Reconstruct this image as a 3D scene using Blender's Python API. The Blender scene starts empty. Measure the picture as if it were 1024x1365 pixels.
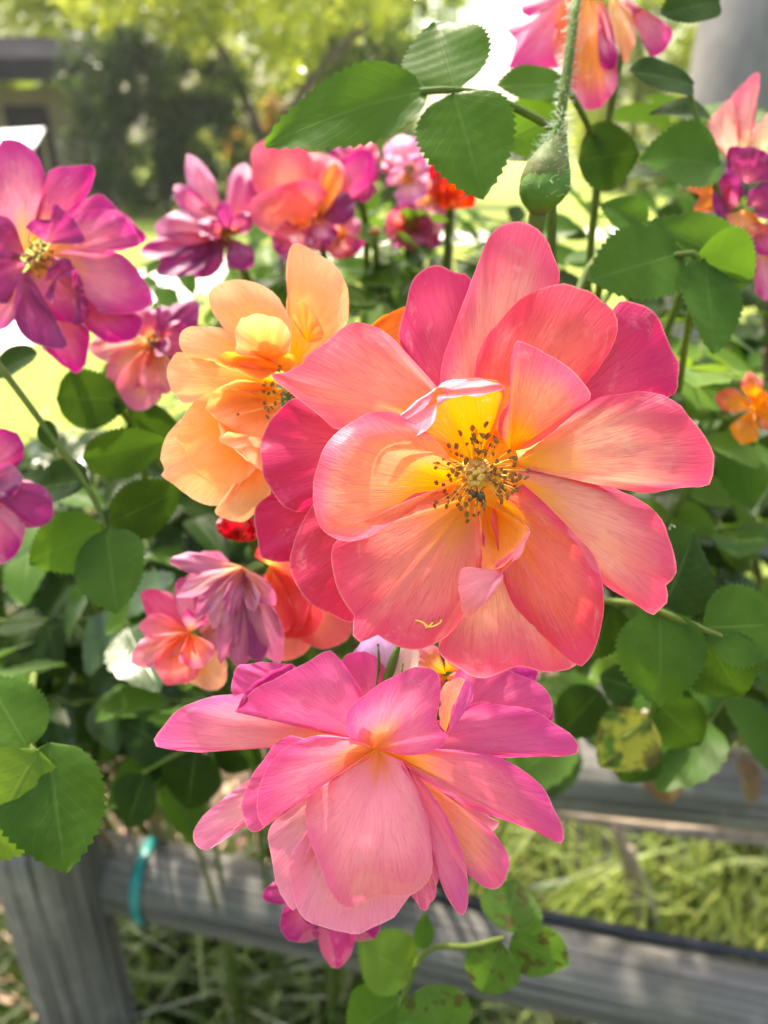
import bpy, bmesh, math, random
import numpy as np
from mathutils import Vector, Matrix, noise

R = math.radians
rnd = random.Random(7)
sc = bpy.context.scene
C = sc.collection

# ------------------------------------------------------------------ camera, sky, sun, exposure
CAM_H, PITCH, FPX = 1.35, 26.0, 1027.0
SUN_ELEV, SUN_AZ = 57.0, -24.0          # azimuth measured from the view direction (+Y), negative = to the left
cd = bpy.data.cameras.new('camera')
cam = bpy.data.objects.new('camera', cd); C.objects.link(cam)
cam.location = (0, 0, CAM_H); cam.rotation_euler = (R(90 - PITCH), 0, 0)
cd.sensor_fit = 'HORIZONTAL'; cd.sensor_width = 36.0; cd.lens = 36.0 * FPX / 1024
cd.clip_start = 0.01; cd.clip_end = 500
cd.dof.use_dof = True; cd.dof.focus_distance = 0.203
cd.dof.aperture_fstop = cd.lens / 2.9
cd.dof.aperture_blades = 0
sc.camera = cam

world = bpy.data.worlds.new('World'); sc.world = world; world.use_nodes = True
wn = world.node_tree.nodes; wl = world.node_tree.links
sky = wn.new('ShaderNodeTexSky'); sky.sky_type = 'NISHITA'; sky.sun_disc = False
sky.sun_elevation = R(SUN_ELEV); sky.sun_rotation = R(SUN_AZ)
sky.air_density = 1.0; sky.dust_density = 5.0; sky.ozone_density = 0.6
wn['Background'].inputs['Strength'].default_value = 0.15
wl.new(sky.outputs[0], wn['Background'].inputs['Color'])

sd = bpy.data.lights.new('sun', 'SUN'); sd.energy = 2.5; sd.angle = R(1.5); sd.color = (1, 0.94, 0.84)
sun = bpy.data.objects.new('sun', sd); C.objects.link(sun)
sdir = Vector((math.sin(R(SUN_AZ)) * math.cos(R(SUN_ELEV)), math.cos(R(SUN_AZ)) * math.cos(R(SUN_ELEV)), math.sin(R(SUN_ELEV))))
sun.rotation_euler = sdir.to_track_quat('Z', 'Y').to_euler()
sun.location = (0, 0, 6)

vs = sc.view_settings
vs.view_transform = 'Standard'; vs.look = 'None'; vs.gamma = 1.0; vs.exposure = 2.08
vs.use_curve_mapping = False
vs.use_white_balance = True; vs.white_balance_temperature = 7050; vs.white_balance_tint = 8.0
sc.cycles.use_denoising = True
sc.cycles.max_bounces = 10; sc.cycles.transmission_bounces = 6; sc.cycles.diffuse_bounces = 5; sc.cycles.transparent_max_bounces = 8
sc.cycles.sample_clamp_indirect = 6.0
sc.cycles.caustics_reflective = False; sc.cycles.caustics_refractive = False

# ------------------------------------------------------------------ placing helpers
_c, _s = math.cos(R(90 - PITCH)), math.sin(R(90 - PITCH))
def ray(px, py):
    x, y = (px - 512) / FPX, -(py - 682.5) / FPX
    return Vector((x, y * _c + _s, y * _s - _c))
VIEW = Vector((0, _s, -_c))             # unit view axis
CAMP = Vector((0, 0, CAM_H))
def P(px, py, d): return CAMP + ray(px, py) * d      # a place in the garden, d metres deep
def G(px, py, z=0.0):
    r = ray(px, py); return CAMP + r * ((z - CAM_H) / r.z)
def S(h):
    def f(c):
        c /= 255.0
        return c / 12.92 if c <= .04045 else ((c + .055) / 1.055) ** 2.4
    return tuple(f(int(h[i:i + 2], 16)) for i in (0, 2, 4))

# ------------------------------------------------------------------ object helpers
def link(name, me, parent=None, mat=None, loc=None):
    o = bpy.data.objects.new(name, me); C.objects.link(o)
    if mat is not None and me is not None and not me.materials: me.materials.append(mat)
    if parent is not None: o.parent = parent
    if loc is not None: o.location = loc
    return o
def tag(o, label, cat, group=None, kind=None):
    o['label'] = label; o['category'] = cat
    if group: o['group'] = group
    if kind: o['kind'] = kind
    return o
def thing(name, loc, label, cat, group=None):
    o = bpy.data.objects.new(name, None); C.objects.link(o); o.location = loc; o.empty_display_size = .02
    return tag(o, label, cat, group)
def mesh(name, v, f, uv=None, smooth=True):
    me = bpy.data.meshes.new(name); me.from_pydata([tuple(p) for p in v], [], f); 
    if uv is not None:
        l = me.uv_layers.new(name='UVMap'); idx = np.empty(len(me.loops), dtype=np.int32); me.loops.foreach_get('vertex_index', idx)
        l.data.foreach_set('uv', np.asarray(uv, dtype=np.float32)[idx].ravel())
    if smooth: me.polygons.foreach_set('use_smooth', [True] * len(me.polygons))
    me.update(); return me
def crom(pts, n):
    """Catmull-Rom through pts resampled to n by arc length"""
    p = np.array(pts, float); k = len(p)
    if k == 2: p = np.array([p[0], (p[0] + p[1]) / 2, p[1]]); k = 3
    e = np.vstack([2 * p[0] - p[1], p, 2 * p[-1] - p[-2]]); out = []
    for i in range(k - 1):
        a, b, c, d = e[i], e[i + 1], e[i + 2], e[i + 3]
        for t in np.linspace(0, 1, 12, endpoint=False):
            out.append(.5 * (2 * b + (c - a) * t + (2 * a - 5 * b + 4 * c - d) * t * t + (3 * b - a - 3 * c + d) * t ** 3))
    out.append(p[-1]); out = np.array(out)
    L = np.concatenate([[0], np.cumsum(np.linalg.norm(np.diff(out[:, :2] if out.shape[1] < 3 else out, axis=0), axis=1))])
    q = np.linspace(0, L[-1], n)
    return np.stack([np.interp(q, L, out[:, j]) for j in range(out.shape[1])], axis=1)
def tube_data(pts, rad, seg=7, n=None, cap=True):
    """round tube through 3-D points with tapering radius"""
    n = n or max(4, len(pts) * 4)
    p = crom([tuple(q) for q in pts], n)
    rr = np.interp(np.linspace(0, 1, n), np.linspace(0, 1, len(rad)), rad) if hasattr(rad, '__len__') else np.full(n, rad)
    v, f, uv = [], [], []
    up = Vector((.31, .17, .93)); acc = 0
    for i in range(n):
        t = Vector(p[min(i + 1, n - 1)] - p[max(i - 1, 0)])
        if t.length < 1e-9: t = Vector((0, 0, 1))
        t.normalize(); a = t.cross(up)
        if a.length < .05: a = t.cross(Vector((1, 0, 0)))
        a.normalize(); b = t.cross(a)
        if i: acc += float(np.linalg.norm(p[i] - p[i - 1]))
        for j in range(seg):
            w = 2 * math.pi * j / seg
            v.append(Vector(p[i]) + (a * math.cos(w) + b * math.sin(w)) * float(rr[i])); uv.append((j / seg, acc))
    for i in range(n - 1):
        for j in range(seg):
            f.append((i * seg + j, i * seg + (j + 1) % seg, (i + 1) * seg + (j + 1) % seg, (i + 1) * seg + j))
    if cap: f.append(tuple(range(seg))[::-1]); f.append(tuple((n - 1) * seg + j for j in range(seg)))
    return v, f, uv
def tube(name, pts, rad, mat, parent=None, seg=7, n=None):
    o0 = parent.location if parent is not None else Vector((0, 0, 0))
    v, f, uv = tube_data([Vector(q) - o0 for q in pts], rad, seg, n)
    return link(name, mesh(name, v, f, uv), parent, mat)

# ------------------------------------------------------------------ materials
class N:
    def __init__(s, name):
        s.m = bpy.data.materials.new(name); s.m.use_nodes = True; s.t = s.m.node_tree; s.t.nodes.clear()
        s.out = s.t.nodes.new('ShaderNodeOutputMaterial')
    def n(s, ty, **kw):
        x = s.t.nodes.new(ty)
        for k, v in kw.items():
            if k[0] == '_': setattr(x, k[1:], v)
            else:
                key = int(k[1:]) if k[0] == 'i' and k[1:].isdigit() else k.replace('__', ' ')
                if hasattr(v, 'is_linked') or isinstance(v, bpy.types.NodeSocket): s.t.links.new(v, x.inputs[key])
                else: x.inputs[key].default_value = v
        return x
    def math(s, op, a, b=0.0, clamp=False):
        x = s.n('ShaderNodeMath', _operation=op, _use_clamp=clamp, i0=a, i1=b); return x.outputs[0]
    def mix(s, f, a, b, bt='MIX'):
        x = s.n('ShaderNodeMix', _data_type='RGBA', _blend_type=bt)
        for k, v in ((0, f), (6, a), (7, b)):
            if isinstance(v, bpy.types.NodeSocket): s.t.links.new(v, x.inputs[k])
            else: x.inputs[k].default_value = (tuple(v) + (1,))[:4] if hasattr(v, '__len__') else v
        return x.outputs[2]
    def step(s, x, a, b):
        k = s.n('ShaderNodeMapRange', _interpolation_type='SMOOTHSTEP'); s.t.links.new(x, k.inputs[0])
        for i, v in ((1, a), (2, b)):
            if isinstance(v, bpy.types.NodeSocket): s.t.links.new(v, k.inputs[i])
            else: k.inputs[i].default_value = v
        return k.outputs[0]
    def noise(s, vec, scale, detail=2.0, rough=.5):
        return s.n('ShaderNodeTexNoise', Vector=vec, Scale=scale, Detail=detail, Roughness=rough).outputs[0]
    def scalev(s, vec, k):
        x = s.n('ShaderNodeMapping', Vector=vec, Scale=k); return x.outputs[0]
    def end(s, sh): s.t.links.new(sh, s.out.inputs[0]); return s.m
    def thin(s, col, tcol, tfac, gloss, rough, bump=None):
        kw = {} if bump is None else {'Normal': bump}
        d = s.n('ShaderNodeBsdfDiffuse', Color=col, **kw).outputs[0]; t = s.n('ShaderNodeBsdfTranslucent', Color=tcol, **kw).outputs[0]
        a = s.n('ShaderNodeMixShader', i0=tfac); s.t.links.new(d, a.inputs[1]); s.t.links.new(t, a.inputs[2])
        g = s.n('ShaderNodeBsdfGlossy', Roughness=rough, Color=(1, 1, 1, 1), **kw).outputs[0]
        lw = s.n('ShaderNodeFresnel', IOR=1.42).outputs[0]
        gf = s.math('MULTIPLY', lw, gloss)
        b = s.n('ShaderNodeMixShader', i0=gf); s.t.links.new(a.outputs[0], b.inputs[1]); s.t.links.new(g, b.inputs[2])
        return s.end(b.outputs[0])

def petal_material():
    k = N('petal')
    uv = k.n('ShaderNodeUVMap', _uv_map='UVMap').outputs[0]
    oi = k.n('ShaderNodeObjectInfo').outputs['Random']
    off = k.n('ShaderNodeCombineXYZ', Z=k.math('MULTIPLY', oi, 37.0)).outputs[0]
    def uvs(a, b):
        x = k.n('ShaderNodeVectorMath', _operation='ADD'); k.t.links.new(k.scalev(uv, (a, b, 1)), x.inputs[0]); k.t.links.new(off, x.inputs[1]); return x.outputs[0]
    r = k.n('ShaderNodeSeparateXYZ', Vector=uv).outputs[1]
    n1 = k.noise(uvs(14, .8), 1.0, 3.0, .6)
    n2 = k.noise(uvs(150, 7), 1.0, 3.0, .65)
    n3 = k.noise(uvs(3, 3), 1.0, 2.0)
    rr = k.math('ADD', r, k.math('ADD', k.math('MULTIPLY', k.math('SUBTRACT', n1, .5), .17), k.math('MULTIPLY', k.math('SUBTRACT', n3, .5), .22)))
    A = lambda nm: k.n('ShaderNodeAttribute', _attribute_type='OBJECT', _attribute_name=nm).outputs['Color']
    rp = k.n('ShaderNodeSeparateXYZ', Vector=k.n('ShaderNodeAttribute', _attribute_type='OBJECT', _attribute_name='ramp').outputs['Vector'])
    c = k.mix(k.step(rr, rp.outputs[0], rp.outputs[1]), A('c_base'), A('c_mid'))
    c = k.mix(k.step(rr, rp.outputs[2], .98), c, A('c_tip'))
    # the pale, slightly bleached rim and the darker veins are pigment
    vein = k.step(n2, .50, .70)
    c = k.mix(k.math('MULTIPLY', vein, k.math('MULTIPLY', k.step(r, .12, .65), .34)), c, A('c_vein'))
    c = k.mix(k.math('MULTIPLY', k.step(r, .985, 1.0), .22), c, (.95, .62, .55))
    ln = k.math('ABSOLUTE', k.math('SUBTRACT', k.noise(uvs(34, 2.6), 1.0, 1.5, .5), .5))
    net = k.math('SUBTRACT', 1.0, k.step(ln, .0, .045))
    c = k.mix(k.math('MULTIPLY', net, k.math('MULTIPLY', k.step(r, .1, .5), .26)), c, A('c_vein'))
    bz = k.math('MULTIPLY', k.step(r, .95, 1.0), k.step(k.noise(uvs(16, 2), 1.0, 3.0, .6), .60, .74))
    c = k.mix(k.math('MULTIPLY', bz, .55), c, (.30, .07, .12))
    fl = k.noise(uvs(9, 7), 1.0, 4.0, .7)
    c = k.mix(k.math('MULTIPLY', k.step(fl, .55, .8), .18), c, (.98, .75, .70))
    t = k.n('ShaderNodeHueSaturation', Saturation=1.08, Value=1.06, Color=c).outputs[0]
    bp = k.n('ShaderNodeBump', Strength=.4, Distance=.0007, Height=k.math('ADD', n2, k.math('MULTIPLY', n1, 1.5))).outputs[0]
    return k.thin(c, t, .50, .07, .55, bp)
M_PETAL = petal_material()

def leaf_material(name, ca, cb, ct, gloss=.15, rough=.36, tf=.40, blight=0.0):
    k = N(name)
    uv = k.n('ShaderNodeUVMap', _uv_map='UVMap').outputs[0]
    sx = k.n('ShaderNodeSeparateXYZ', Vector=uv)
    a = k.math('ABSOLUTE', k.math('SUBTRACT', sx.outputs[0], .5)); t = sx.outputs[1]
    oi = k.n('ShaderNodeObjectInfo').outputs['Random']
    mid = k.math('SUBTRACT', 1.0, k.step(a, .008, .03))
    ph = k.math('FRACT', k.math('SUBTRACT', k.math('MULTIPLY', t, 8.0), k.math('MULTIPLY', a, 7.0)))
    side = k.math('SUBTRACT', 1.0, k.step(k.math('ABSOLUTE', k.math('SUBTRACT', ph, .5)), .03, .11))
    off = k.n('ShaderNodeCombineXYZ', Z=k.math('MULTIPLY', oi, 31.0)).outputs[0]
    va = k.n('ShaderNodeVectorMath', _operation='ADD'); k.t.links.new(uv, va.inputs[0]); k.t.links.new(off, va.inputs[1])
    ns = k.noise(va.outputs[0], 4.0, 4.0, .6)
    c = k.mix(k.step(ns, .3, .7), ca, cb)
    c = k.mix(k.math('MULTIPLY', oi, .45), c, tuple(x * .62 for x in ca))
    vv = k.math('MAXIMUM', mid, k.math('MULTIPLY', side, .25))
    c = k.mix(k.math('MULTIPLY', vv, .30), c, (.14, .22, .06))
    tcol = k.mix(k.math('MULTIPLY', vv, .3), ct, tuple(x * .6 for x in ct))
    if blight:
        sp = k.step(k.noise(va.outputs[0], 3.2, 3.0, .6), .52 - .06 * blight, .60)
        sp2 = k.step(k.noise(va.outputs[0], 2.0, 2.0), .42, .56)
        c = k.mix(k.math('MULTIPLY', sp2, .8 * blight), c, (.42, .40, .06)); c = k.mix(k.math('MULTIPLY', sp, .6), c, (.09, .05, .02))
        tcol = k.mix(k.math('MULTIPLY', sp2, .8 * blight), tcol, (.5, .45, .05)); tcol = k.mix(k.math('MULTIPLY', sp, .9), tcol, (.06, .03, .01))
    h = k.math('SUBTRACT', k.math('MULTIPLY', ns, .5), k.math('MULTIPLY', vv, .8))
    bp = k.n('ShaderNodeBump', Strength=.25, Distance=.001, Height=h).outputs[0]
    return k.thin(c, tcol, tf, gloss, rough, bp)
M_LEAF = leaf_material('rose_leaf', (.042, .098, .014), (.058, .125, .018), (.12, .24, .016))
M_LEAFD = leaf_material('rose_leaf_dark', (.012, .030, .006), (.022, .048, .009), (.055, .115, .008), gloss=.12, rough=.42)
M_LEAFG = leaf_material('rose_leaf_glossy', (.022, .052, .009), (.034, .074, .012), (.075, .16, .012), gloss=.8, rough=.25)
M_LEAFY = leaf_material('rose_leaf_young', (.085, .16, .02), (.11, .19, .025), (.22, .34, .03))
M_BLIGHT = leaf_material('rose_leaf_blight', (.05, .11, .02), (.07, .14, .03), (.13, .25, .03), blight=1.0)
M_SPOT = leaf_material('rose_leaf_spotted', (.05, .11, .02), (.07, .14, .025), (.13, .26, .025), blight=.02)
M_DEAD = leaf_material('dead_leaf', (.14, .08, .04), (.22, .13, .07), (.25, .14, .06), gloss=.2, rough=.6, tf=.25)

def plain(name, ca, cb, scale=40, rough=.6, bump=.3, dist=.002, spec=.4, coord='Object', stretch=(1, 1, 1), detail=5):
    k = N(name)
    tc = k.n('ShaderNodeTexCoord').outputs[coord]
    n = k.noise(k.scalev(tc, stretch), scale, detail, .62)
    c = k.mix(k.step(n, .28, .72), ca, cb)
    bp = k.n('ShaderNodeBump', Strength=bump, Distance=dist, Height=n).outputs[0]
    b = k.n('ShaderNodeBsdfPrincipled', Base__Color=c, Roughness=rough, Normal=bp)
    b.inputs['Specular IOR Level'].default_value = spec
    return k.end(b.outputs[0])
M_STEM = plain('green_stem', (.06, .095, .018), (.10, .13, .03), 60, .7, spec=.12)
M_CANE = plain('brown_cane', (.10, .075, .045), (.17, .13, .07), 40, .7)
M_TWIG = plain('dry_twig', (.22, .17, .12), (.38, .30, .22), 50, .8)
M_SEPAL = plain('sepal', (.05, .12, .018), (.09, .165, .032), 90, .7, spec=.1)
M_BUD = plain('bud_skin', (.07, .12, .028), (.13, .12, .04), 80, .6, spec=.15)
M_HAIR = plain('pale_hair', (.55, .60, .48), (.7, .74, .6), 50, .5)
M_FIL = plain('filament', (.80, .45, .06), (.88, .55, .10), 80, .5)
M_ANTH = plain('anther', (.13, .05, .014), (.34, .15, .03), 900, .5)
M_PIST = plain('stigma', (.66, .40, .07), (.80, .56, .16), 500, .6)
M_INSECT = plain('insect_shell', (.012, .010, .009), (.05, .035, .02), 900, .3)
M_HOSE = plain('black_hose', (.012, .013, .016), (.02, .022, .026), 30, .35)
M_TAPE = plain('teal_tape', (.0, .16, .155), (.01, .24, .22), 60, .35)

def weathered(name, along):
    k = N(name)
    uv = k.n('ShaderNodeUVMap', _uv_map='UVMap').outputs[0]; tc = k.n('ShaderNodeTexCoord').outputs['Object']
    g = k.noise(k.scalev(uv, (26, 2.2, 1)), 1.0, 6.0, .65)
    b = k.noise(tc, 9.0, 5.0, .65); f = k.noise(k.scalev(uv, (90, 9, 1)), 1.0, 3.0, .6)
    c = k.mix(k.step(g, .3, .7), (.06, .056, .05), (.185, .176, .16))
    c = k.mix(k.math('MULTIPLY', k.step(b, .5, .72), .55), c, (.29, .275, .25))
    c = k.mix(k.math('MULTIPLY', k.step(b, .48, .3), .5), c, (.05, .055, .04))
    c = k.mix(k.math('MULTIPLY', k.step(g, .36, .26), .8), c, (.02, .018, .015))
    ck = k.step(k.noise(k.scalev(uv, (34, 1.1, 1)), 1.0, 2.5, .5), .615, .66)
    kn = k.n('ShaderNodeTexVoronoi', Vector=k.scalev(uv, (1.6, 3.2, 1)), Scale=1.0).outputs['Distance']
    c = k.mix(k.math('MULTIPLY', k.step(kn, .16, .06), .7), c, (.06, .045, .03))
    c = k.mix(k.math('MULTIPLY', ck, .9), c, (.012, .010, .008))
    h = k.math('SUBTRACT', k.math('ADD', g, k.math('MULTIPLY', f, .4)), k.math('MULTIPLY', ck, 1.5))
    bp = k.n('ShaderNodeBump', Strength=.8, Distance=.004, Height=h).outputs[0]
    p = k.n('ShaderNodeBsdfPrincipled', Base__Color=c, Roughness=.85, Normal=bp)
    return k.end(p.outputs[0])
M_WOOD = weathered('weathered_wood', 1)
M_BARK = plain('smooth_grey_bark', (.11, .10, .092), (.24, .22, .205), 6, .8, .35, .01, stretch=(1, 1, .35))
M_TRUNK = plain('tree_bark', (.05, .04, .03), (.12, .09, .07), 5, .9, .6, .02, stretch=(1, 1, .3))
def crown_mat(name, a, b, tr):
    k = N(name)
    tc = k.n('ShaderNodeTexCoord').outputs['Object']
    n = k.noise(tc, 1.3, 3.0, .6); n2 = k.noise(tc, 22.0, 2.0)
    c = k.mix(k.step(n, .35, .65), a, b); c = k.mix(k.math('MULTIPLY', n2, .4), c, tuple(x * .5 for x in a))
    t = k.mix(k.step(n, .35, .65), tr, tuple(x * .6 for x in tr))
    return k.thin(c, t, .56, .16, .25)
M_CROWN_Y = crown_mat('crown_yellow_green', (.20, .27, .02), (.13, .19, .016), (.68, .76, .06))
M_CROWN_G = crown_mat('crown_green', (.10, .17, .025), (.07, .12, .02), (.36, .50, .05))
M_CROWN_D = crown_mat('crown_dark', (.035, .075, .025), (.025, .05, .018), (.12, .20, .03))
M_CROWN_O = crown_mat('crown_orange', (.40, .22, .05), (.28, .20, .04), (.75, .48, .10))
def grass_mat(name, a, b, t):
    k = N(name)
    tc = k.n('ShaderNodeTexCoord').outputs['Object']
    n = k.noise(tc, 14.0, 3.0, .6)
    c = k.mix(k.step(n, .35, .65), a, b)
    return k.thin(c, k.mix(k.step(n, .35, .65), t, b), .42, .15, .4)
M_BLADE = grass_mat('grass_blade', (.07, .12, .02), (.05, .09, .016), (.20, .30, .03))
M_BLADELIT = grass_mat('painted_sun_blade', (.34, .40, .09), (.22, .30, .05), (.72, .78, .22))  # lit copy of the grass blade, sunlight painted into its colour
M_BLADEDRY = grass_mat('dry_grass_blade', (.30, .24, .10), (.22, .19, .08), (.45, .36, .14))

def lawn():
    k = N('lawn')
    tc = k.n('ShaderNodeTexCoord').outputs['Object']
    n = k.noise(tc, .6, 4.0, .6); n2 = k.noise(tc, 60.0, 4.0, .7)
    c = k.mix(k.step(n, .3, .7), (.19, .25, .035), (.27, .31, .05)); c = k.mix(k.step(n2, .5, .8), c, (.07, .12, .02))
    bp = k.n('ShaderNodeBump', Strength=.8, Distance=.02, Height=n2).outputs[0]
    p = k.n('ShaderNodeBsdfPrincipled', Base__Color=c, Roughness=.8, Normal=bp); p.inputs['Specular IOR Level'].default_value = .2
    return k.end(p.outputs[0])
M_LAWN = lawn()
M_SOIL = plain('mulch', (.035, .025, .018), (.16, .11, .08), 55, .95, .9, .02, spec=.1)
M_PATH = plain('pale_path', (.66, .62, .56), (.80, .77, .71), 8, .9, .2, .004, spec=.2)
M_SHEDROOF = plain('dark_roof', (.022, .022, .026), (.036, .035, .04), 4, 1.0, spec=0)
M_SHEDWALL = plain('tan_wall', (.20, .16, .12), (.26, .22, .17), 3, .9)
M_WHITE = plain('white_paint', (.78, .78, .78), (.84, .84, .84), 5, .5)

# ------------------------------------------------------------------ ground
def sheet(name, pts, z, mat, kind='structure'):
    me = mesh(name, [(x, y, z) for x, y in pts], [tuple(range(len(pts)))], smooth=False)
    o = link(name, me, None, mat); o['kind'] = kind; return o
sheet('lawn', [(-160, -60), (160, -60), (160, 260), (-160, 260)], 0, M_LAWN)
sheet('garden_bed', [(-2.2, -.6), (2.6, -.6), (2.4, .9), (.9, 1.1), (.2, 2.4), (-3.4, 3.4)], .006, M_SOIL)
pw = [G(-700, 470), G(0, 470), G(120, 440), G(330, 372), G(520, 330), G(700, 318), G(1500, 312)]
pe = [G(1500, 302), G(700, 306), G(520, 314), G(320, 338), G(120, 375), G(0, 395), G(-700, 400)]
sheet('path', [(p.x, p.y) for p in pw + pe], .005, M_PATH)

# ------------------------------------------------------------------ fence of weathered round timber
def log(name, a, b, r, mat, parent, seg=28, n=40, seed=0, ra=None):
    """a slightly uneven round timber with chamfered sawn ends"""
    a, b = Vector(a), Vector(b); t = (b - a).normalized(); u = t.cross(Vector((0, 0, 1)))
    if u.length < .1: u = Vector((1, 0, 0))
    u.normalize(); w = t.cross(u); L = (b - a).length; v, f, uv = [], [], []
    st = [0, .004] + list(np.linspace(.02, L - .02, n)) + [L - .004, L]
    for i, s in enumerate(st):
        k = .93 if i in (0, len(st) - 1) else (.985 if i in (1, len(st) - 2) else 1)
        for j in range(seg):
            an = 2 * math.pi * j / seg; d = u * math.cos(an) + w * math.sin(an)
            q = r * k * (1 + .035 * noise.noise(Vector((math.cos(an) * 1.4 + seed, math.sin(an) * 1.4, s * 3))) + .012 * noise.noise(Vector((math.cos(an) * 6, math.sin(an) * 6 + seed, s * 5))))
            v.append(a + t * s + d * q - parent.location); uv.append((j / seg * 2 * math.pi * r * 6, s))
    m = len(st)
    for i in range(m - 1):
        for j in range(seg): f.append((i * seg + j, i * seg + (j + 1) % seg, (i + 1) * seg + (j + 1) % seg, (i + 1) * seg + j))
    f.append(tuple(range(seg))[::-1]); f.append(tuple((m - 1) * seg + j for j in range(seg)))
    return link(name, mesh(name, v, f, uv), parent, mat)
RZ = .50
ra, rb = G(95, 1150, RZ), G(1120, 1372, RZ)
ptop = G(66, 1160, .545)
fence = thing('rail_fence', (ptop.x, ptop.y, 0), 'weathered grey round timber rail and post below the pink rose', 'fence')
log('post', (ptop.x, ptop.y, -.02), (ptop.x, ptop.y, .63), .060, M_WOOD, fence, seed=3)
log('rail', ra - (rb - ra).normalized() * .02, rb, .047, M_WOOD, fence, seed=9, n=70)
r2z = .62
r2a, r2b = G(600, 1015, r2z), G(1190, 1075, r2z)
f2 = thing('rail_fence', (r2a.x, r2a.y, 0), 'darker grey timber rail crossing behind the dead leaves', 'fence')
log('rail', r2a, r2b, .046, M_WOOD, f2, seed=21, n=60)
log('post', (r2a.x - .02, r2a.y, -.02), (r2a.x - .02, r2a.y, r2z + .1), .055, M_WOOD, f2, seed=5)
rd = (rb - ra).normalized()
# drip hose along the far top edge of the near rail
perp = Vector((-rd.y, rd.x, 0)).normalized()
hp = [ra + rd * t + perp * (.030 + .004 * math.sin(t * 9)) + Vector((0, 0, .046 + .002 * math.sin(t * 14))) for t in np.linspace(.30, (rb - ra).length - .02, 14)]
hose = tube('drip_hose', hp, .0062, M_HOSE, None, 10, 80); tag(hose, 'thin black irrigation hose lying along the top of the near rail', 'hose')
# teal tie round the rail
def ring_band(name, c, ax, r, w, mat, label, cat):
    u = ax.cross(Vector((0, 0, 1))).normalized(); v_ = ax.cross(u); v, f = [], []
    for i in range(33):
        an = 2 * math.pi * i / 32; 
        for s, k in ((-1, 1), (-.4, 1.012), (.4, 1.012), (1, 1)):
            tw = .006 * math.sin(an * 1.0 + 1)
            v.append(c + ax * (s * w / 2 + tw) + (u * math.cos(an) + v_ * math.sin(an)) * r * k * (1 + .01 * math.sin(an * 5 + s)))
    for i in range(32):
        for j in range(3): f.append((i * 4 + j, i * 4 + j + 1, i * 4 + 5 + j, i * 4 + 4 + j))
    o = link(name, mesh(name, v, f), None, mat); md = o.modifiers.new('t', 'SOLIDIFY'); md.thickness = .0012
    return tag(o, label, cat)
tpos = G(208, 1165, RZ); tt = (tpos - ra).dot(rd)
ring_band('tie_tape', ra + rd * tt, rd, .0495, .013, M_TAPE, 'teal plant tie tape wrapped around the near rail', 'tape')
# dry stakes in the lit grass
for i, (a, b, r_, lab) in enumerate([((822, 1100, .34), (862, 1285, .0), .0125, 'straight dry stake in the sunlit grass below the dark rail'),
                                     ((838, 1130, .30), (897, 1300, .0), .009, 'thin leaning dry twig beside the straight stake')]):
    A, B = G(a[0], a[1], a[2]), G(b[0], b[1], b[2])
    o = tube('stake', [A, (A + B) / 2 + Vector((.006, 0, 0)), B - Vector((0, 0, .03))], [r_ * .8, r_, r_ * 1.1], M_TWIG, None, 9, 16); tag(o, lab, 'stake')
# bare branch under the dark rail
tube_pts = [G(640, 1060, .5), G(760, 1085, .52), G(900, 1105, .53), G(1060, 1122, .54)]
tag(tube('branch', tube_pts, [.006, .008, .009, .010], M_TWIG, None, 8, 30), 'long bare brown branch running just under the dark rail', 'branch')

# ------------------------------------------------------------------ grass (uncountable)
def grass(name, spots, mat, label, seed, h0, h1, w, lean):
    q = random.Random(seed); v, f = [], []
    for (x, y) in spots:
        h = q.uniform(h0, h1); an = q.uniform(0, 6.283); ln = q.uniform(.25, lean) * h; dx, dy = math.cos(an) * ln, math.sin(an) * ln
        px, py = -math.sin(an), math.cos(an); ww = w * q.uniform(.6, 1.3); b = len(v)
        for t in (0, .35, .7):
            hw = ww * (1 - .55 * t) * .5; cx, cy, cz = x + dx * t * t, y + dy * t * t, h * (t - .22 * t * t * (ln / h))
            v += [(cx - px * hw, cy - py * hw, cz), (cx + px * hw, cy + py * hw, cz)]
        v.append((x + dx * 1.1, y + dy * 1.1, h * (1 - .30 * ln / h)))
        f += [(b, b + 1, b + 3, b + 2), (b + 2, b + 3, b + 5, b + 4), (b + 4, b + 5, b + 6)]
    o = link(name, mesh(name, v, f), None, mat); tag(o, label, 'grass', kind='stuff'); return o
q = random.Random(5)
near = []
for _ in range(1300):
    g = G(q.uniform(60, 620), q.uniform(1255, 1480)); near.append((g.x, g.y))
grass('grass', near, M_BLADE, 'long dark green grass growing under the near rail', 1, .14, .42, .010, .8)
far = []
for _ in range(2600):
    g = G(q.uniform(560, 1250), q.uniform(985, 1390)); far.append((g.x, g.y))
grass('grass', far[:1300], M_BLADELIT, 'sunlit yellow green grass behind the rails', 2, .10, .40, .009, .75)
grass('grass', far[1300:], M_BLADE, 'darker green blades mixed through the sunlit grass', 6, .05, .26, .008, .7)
dry = []
for _ in range(320):
    g = G(q.uniform(100, 1150), q.uniform(1150, 1420)); dry.append((g.x, g.y))
grass('dry_grass', dry, M_BLADEDRY, 'straw coloured dry blades scattered through the grass', 3, .06, .20, .009, 1.2)
lw = []
for _ in range(9000):
    g = G(q.uniform(-250, 1280), 300 + 600 * q.random() ** 1.8); lw.append((g.x, g.y))
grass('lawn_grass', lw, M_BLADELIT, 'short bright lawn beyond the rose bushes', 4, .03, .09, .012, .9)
litter_v, litter_f = [], []
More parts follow.
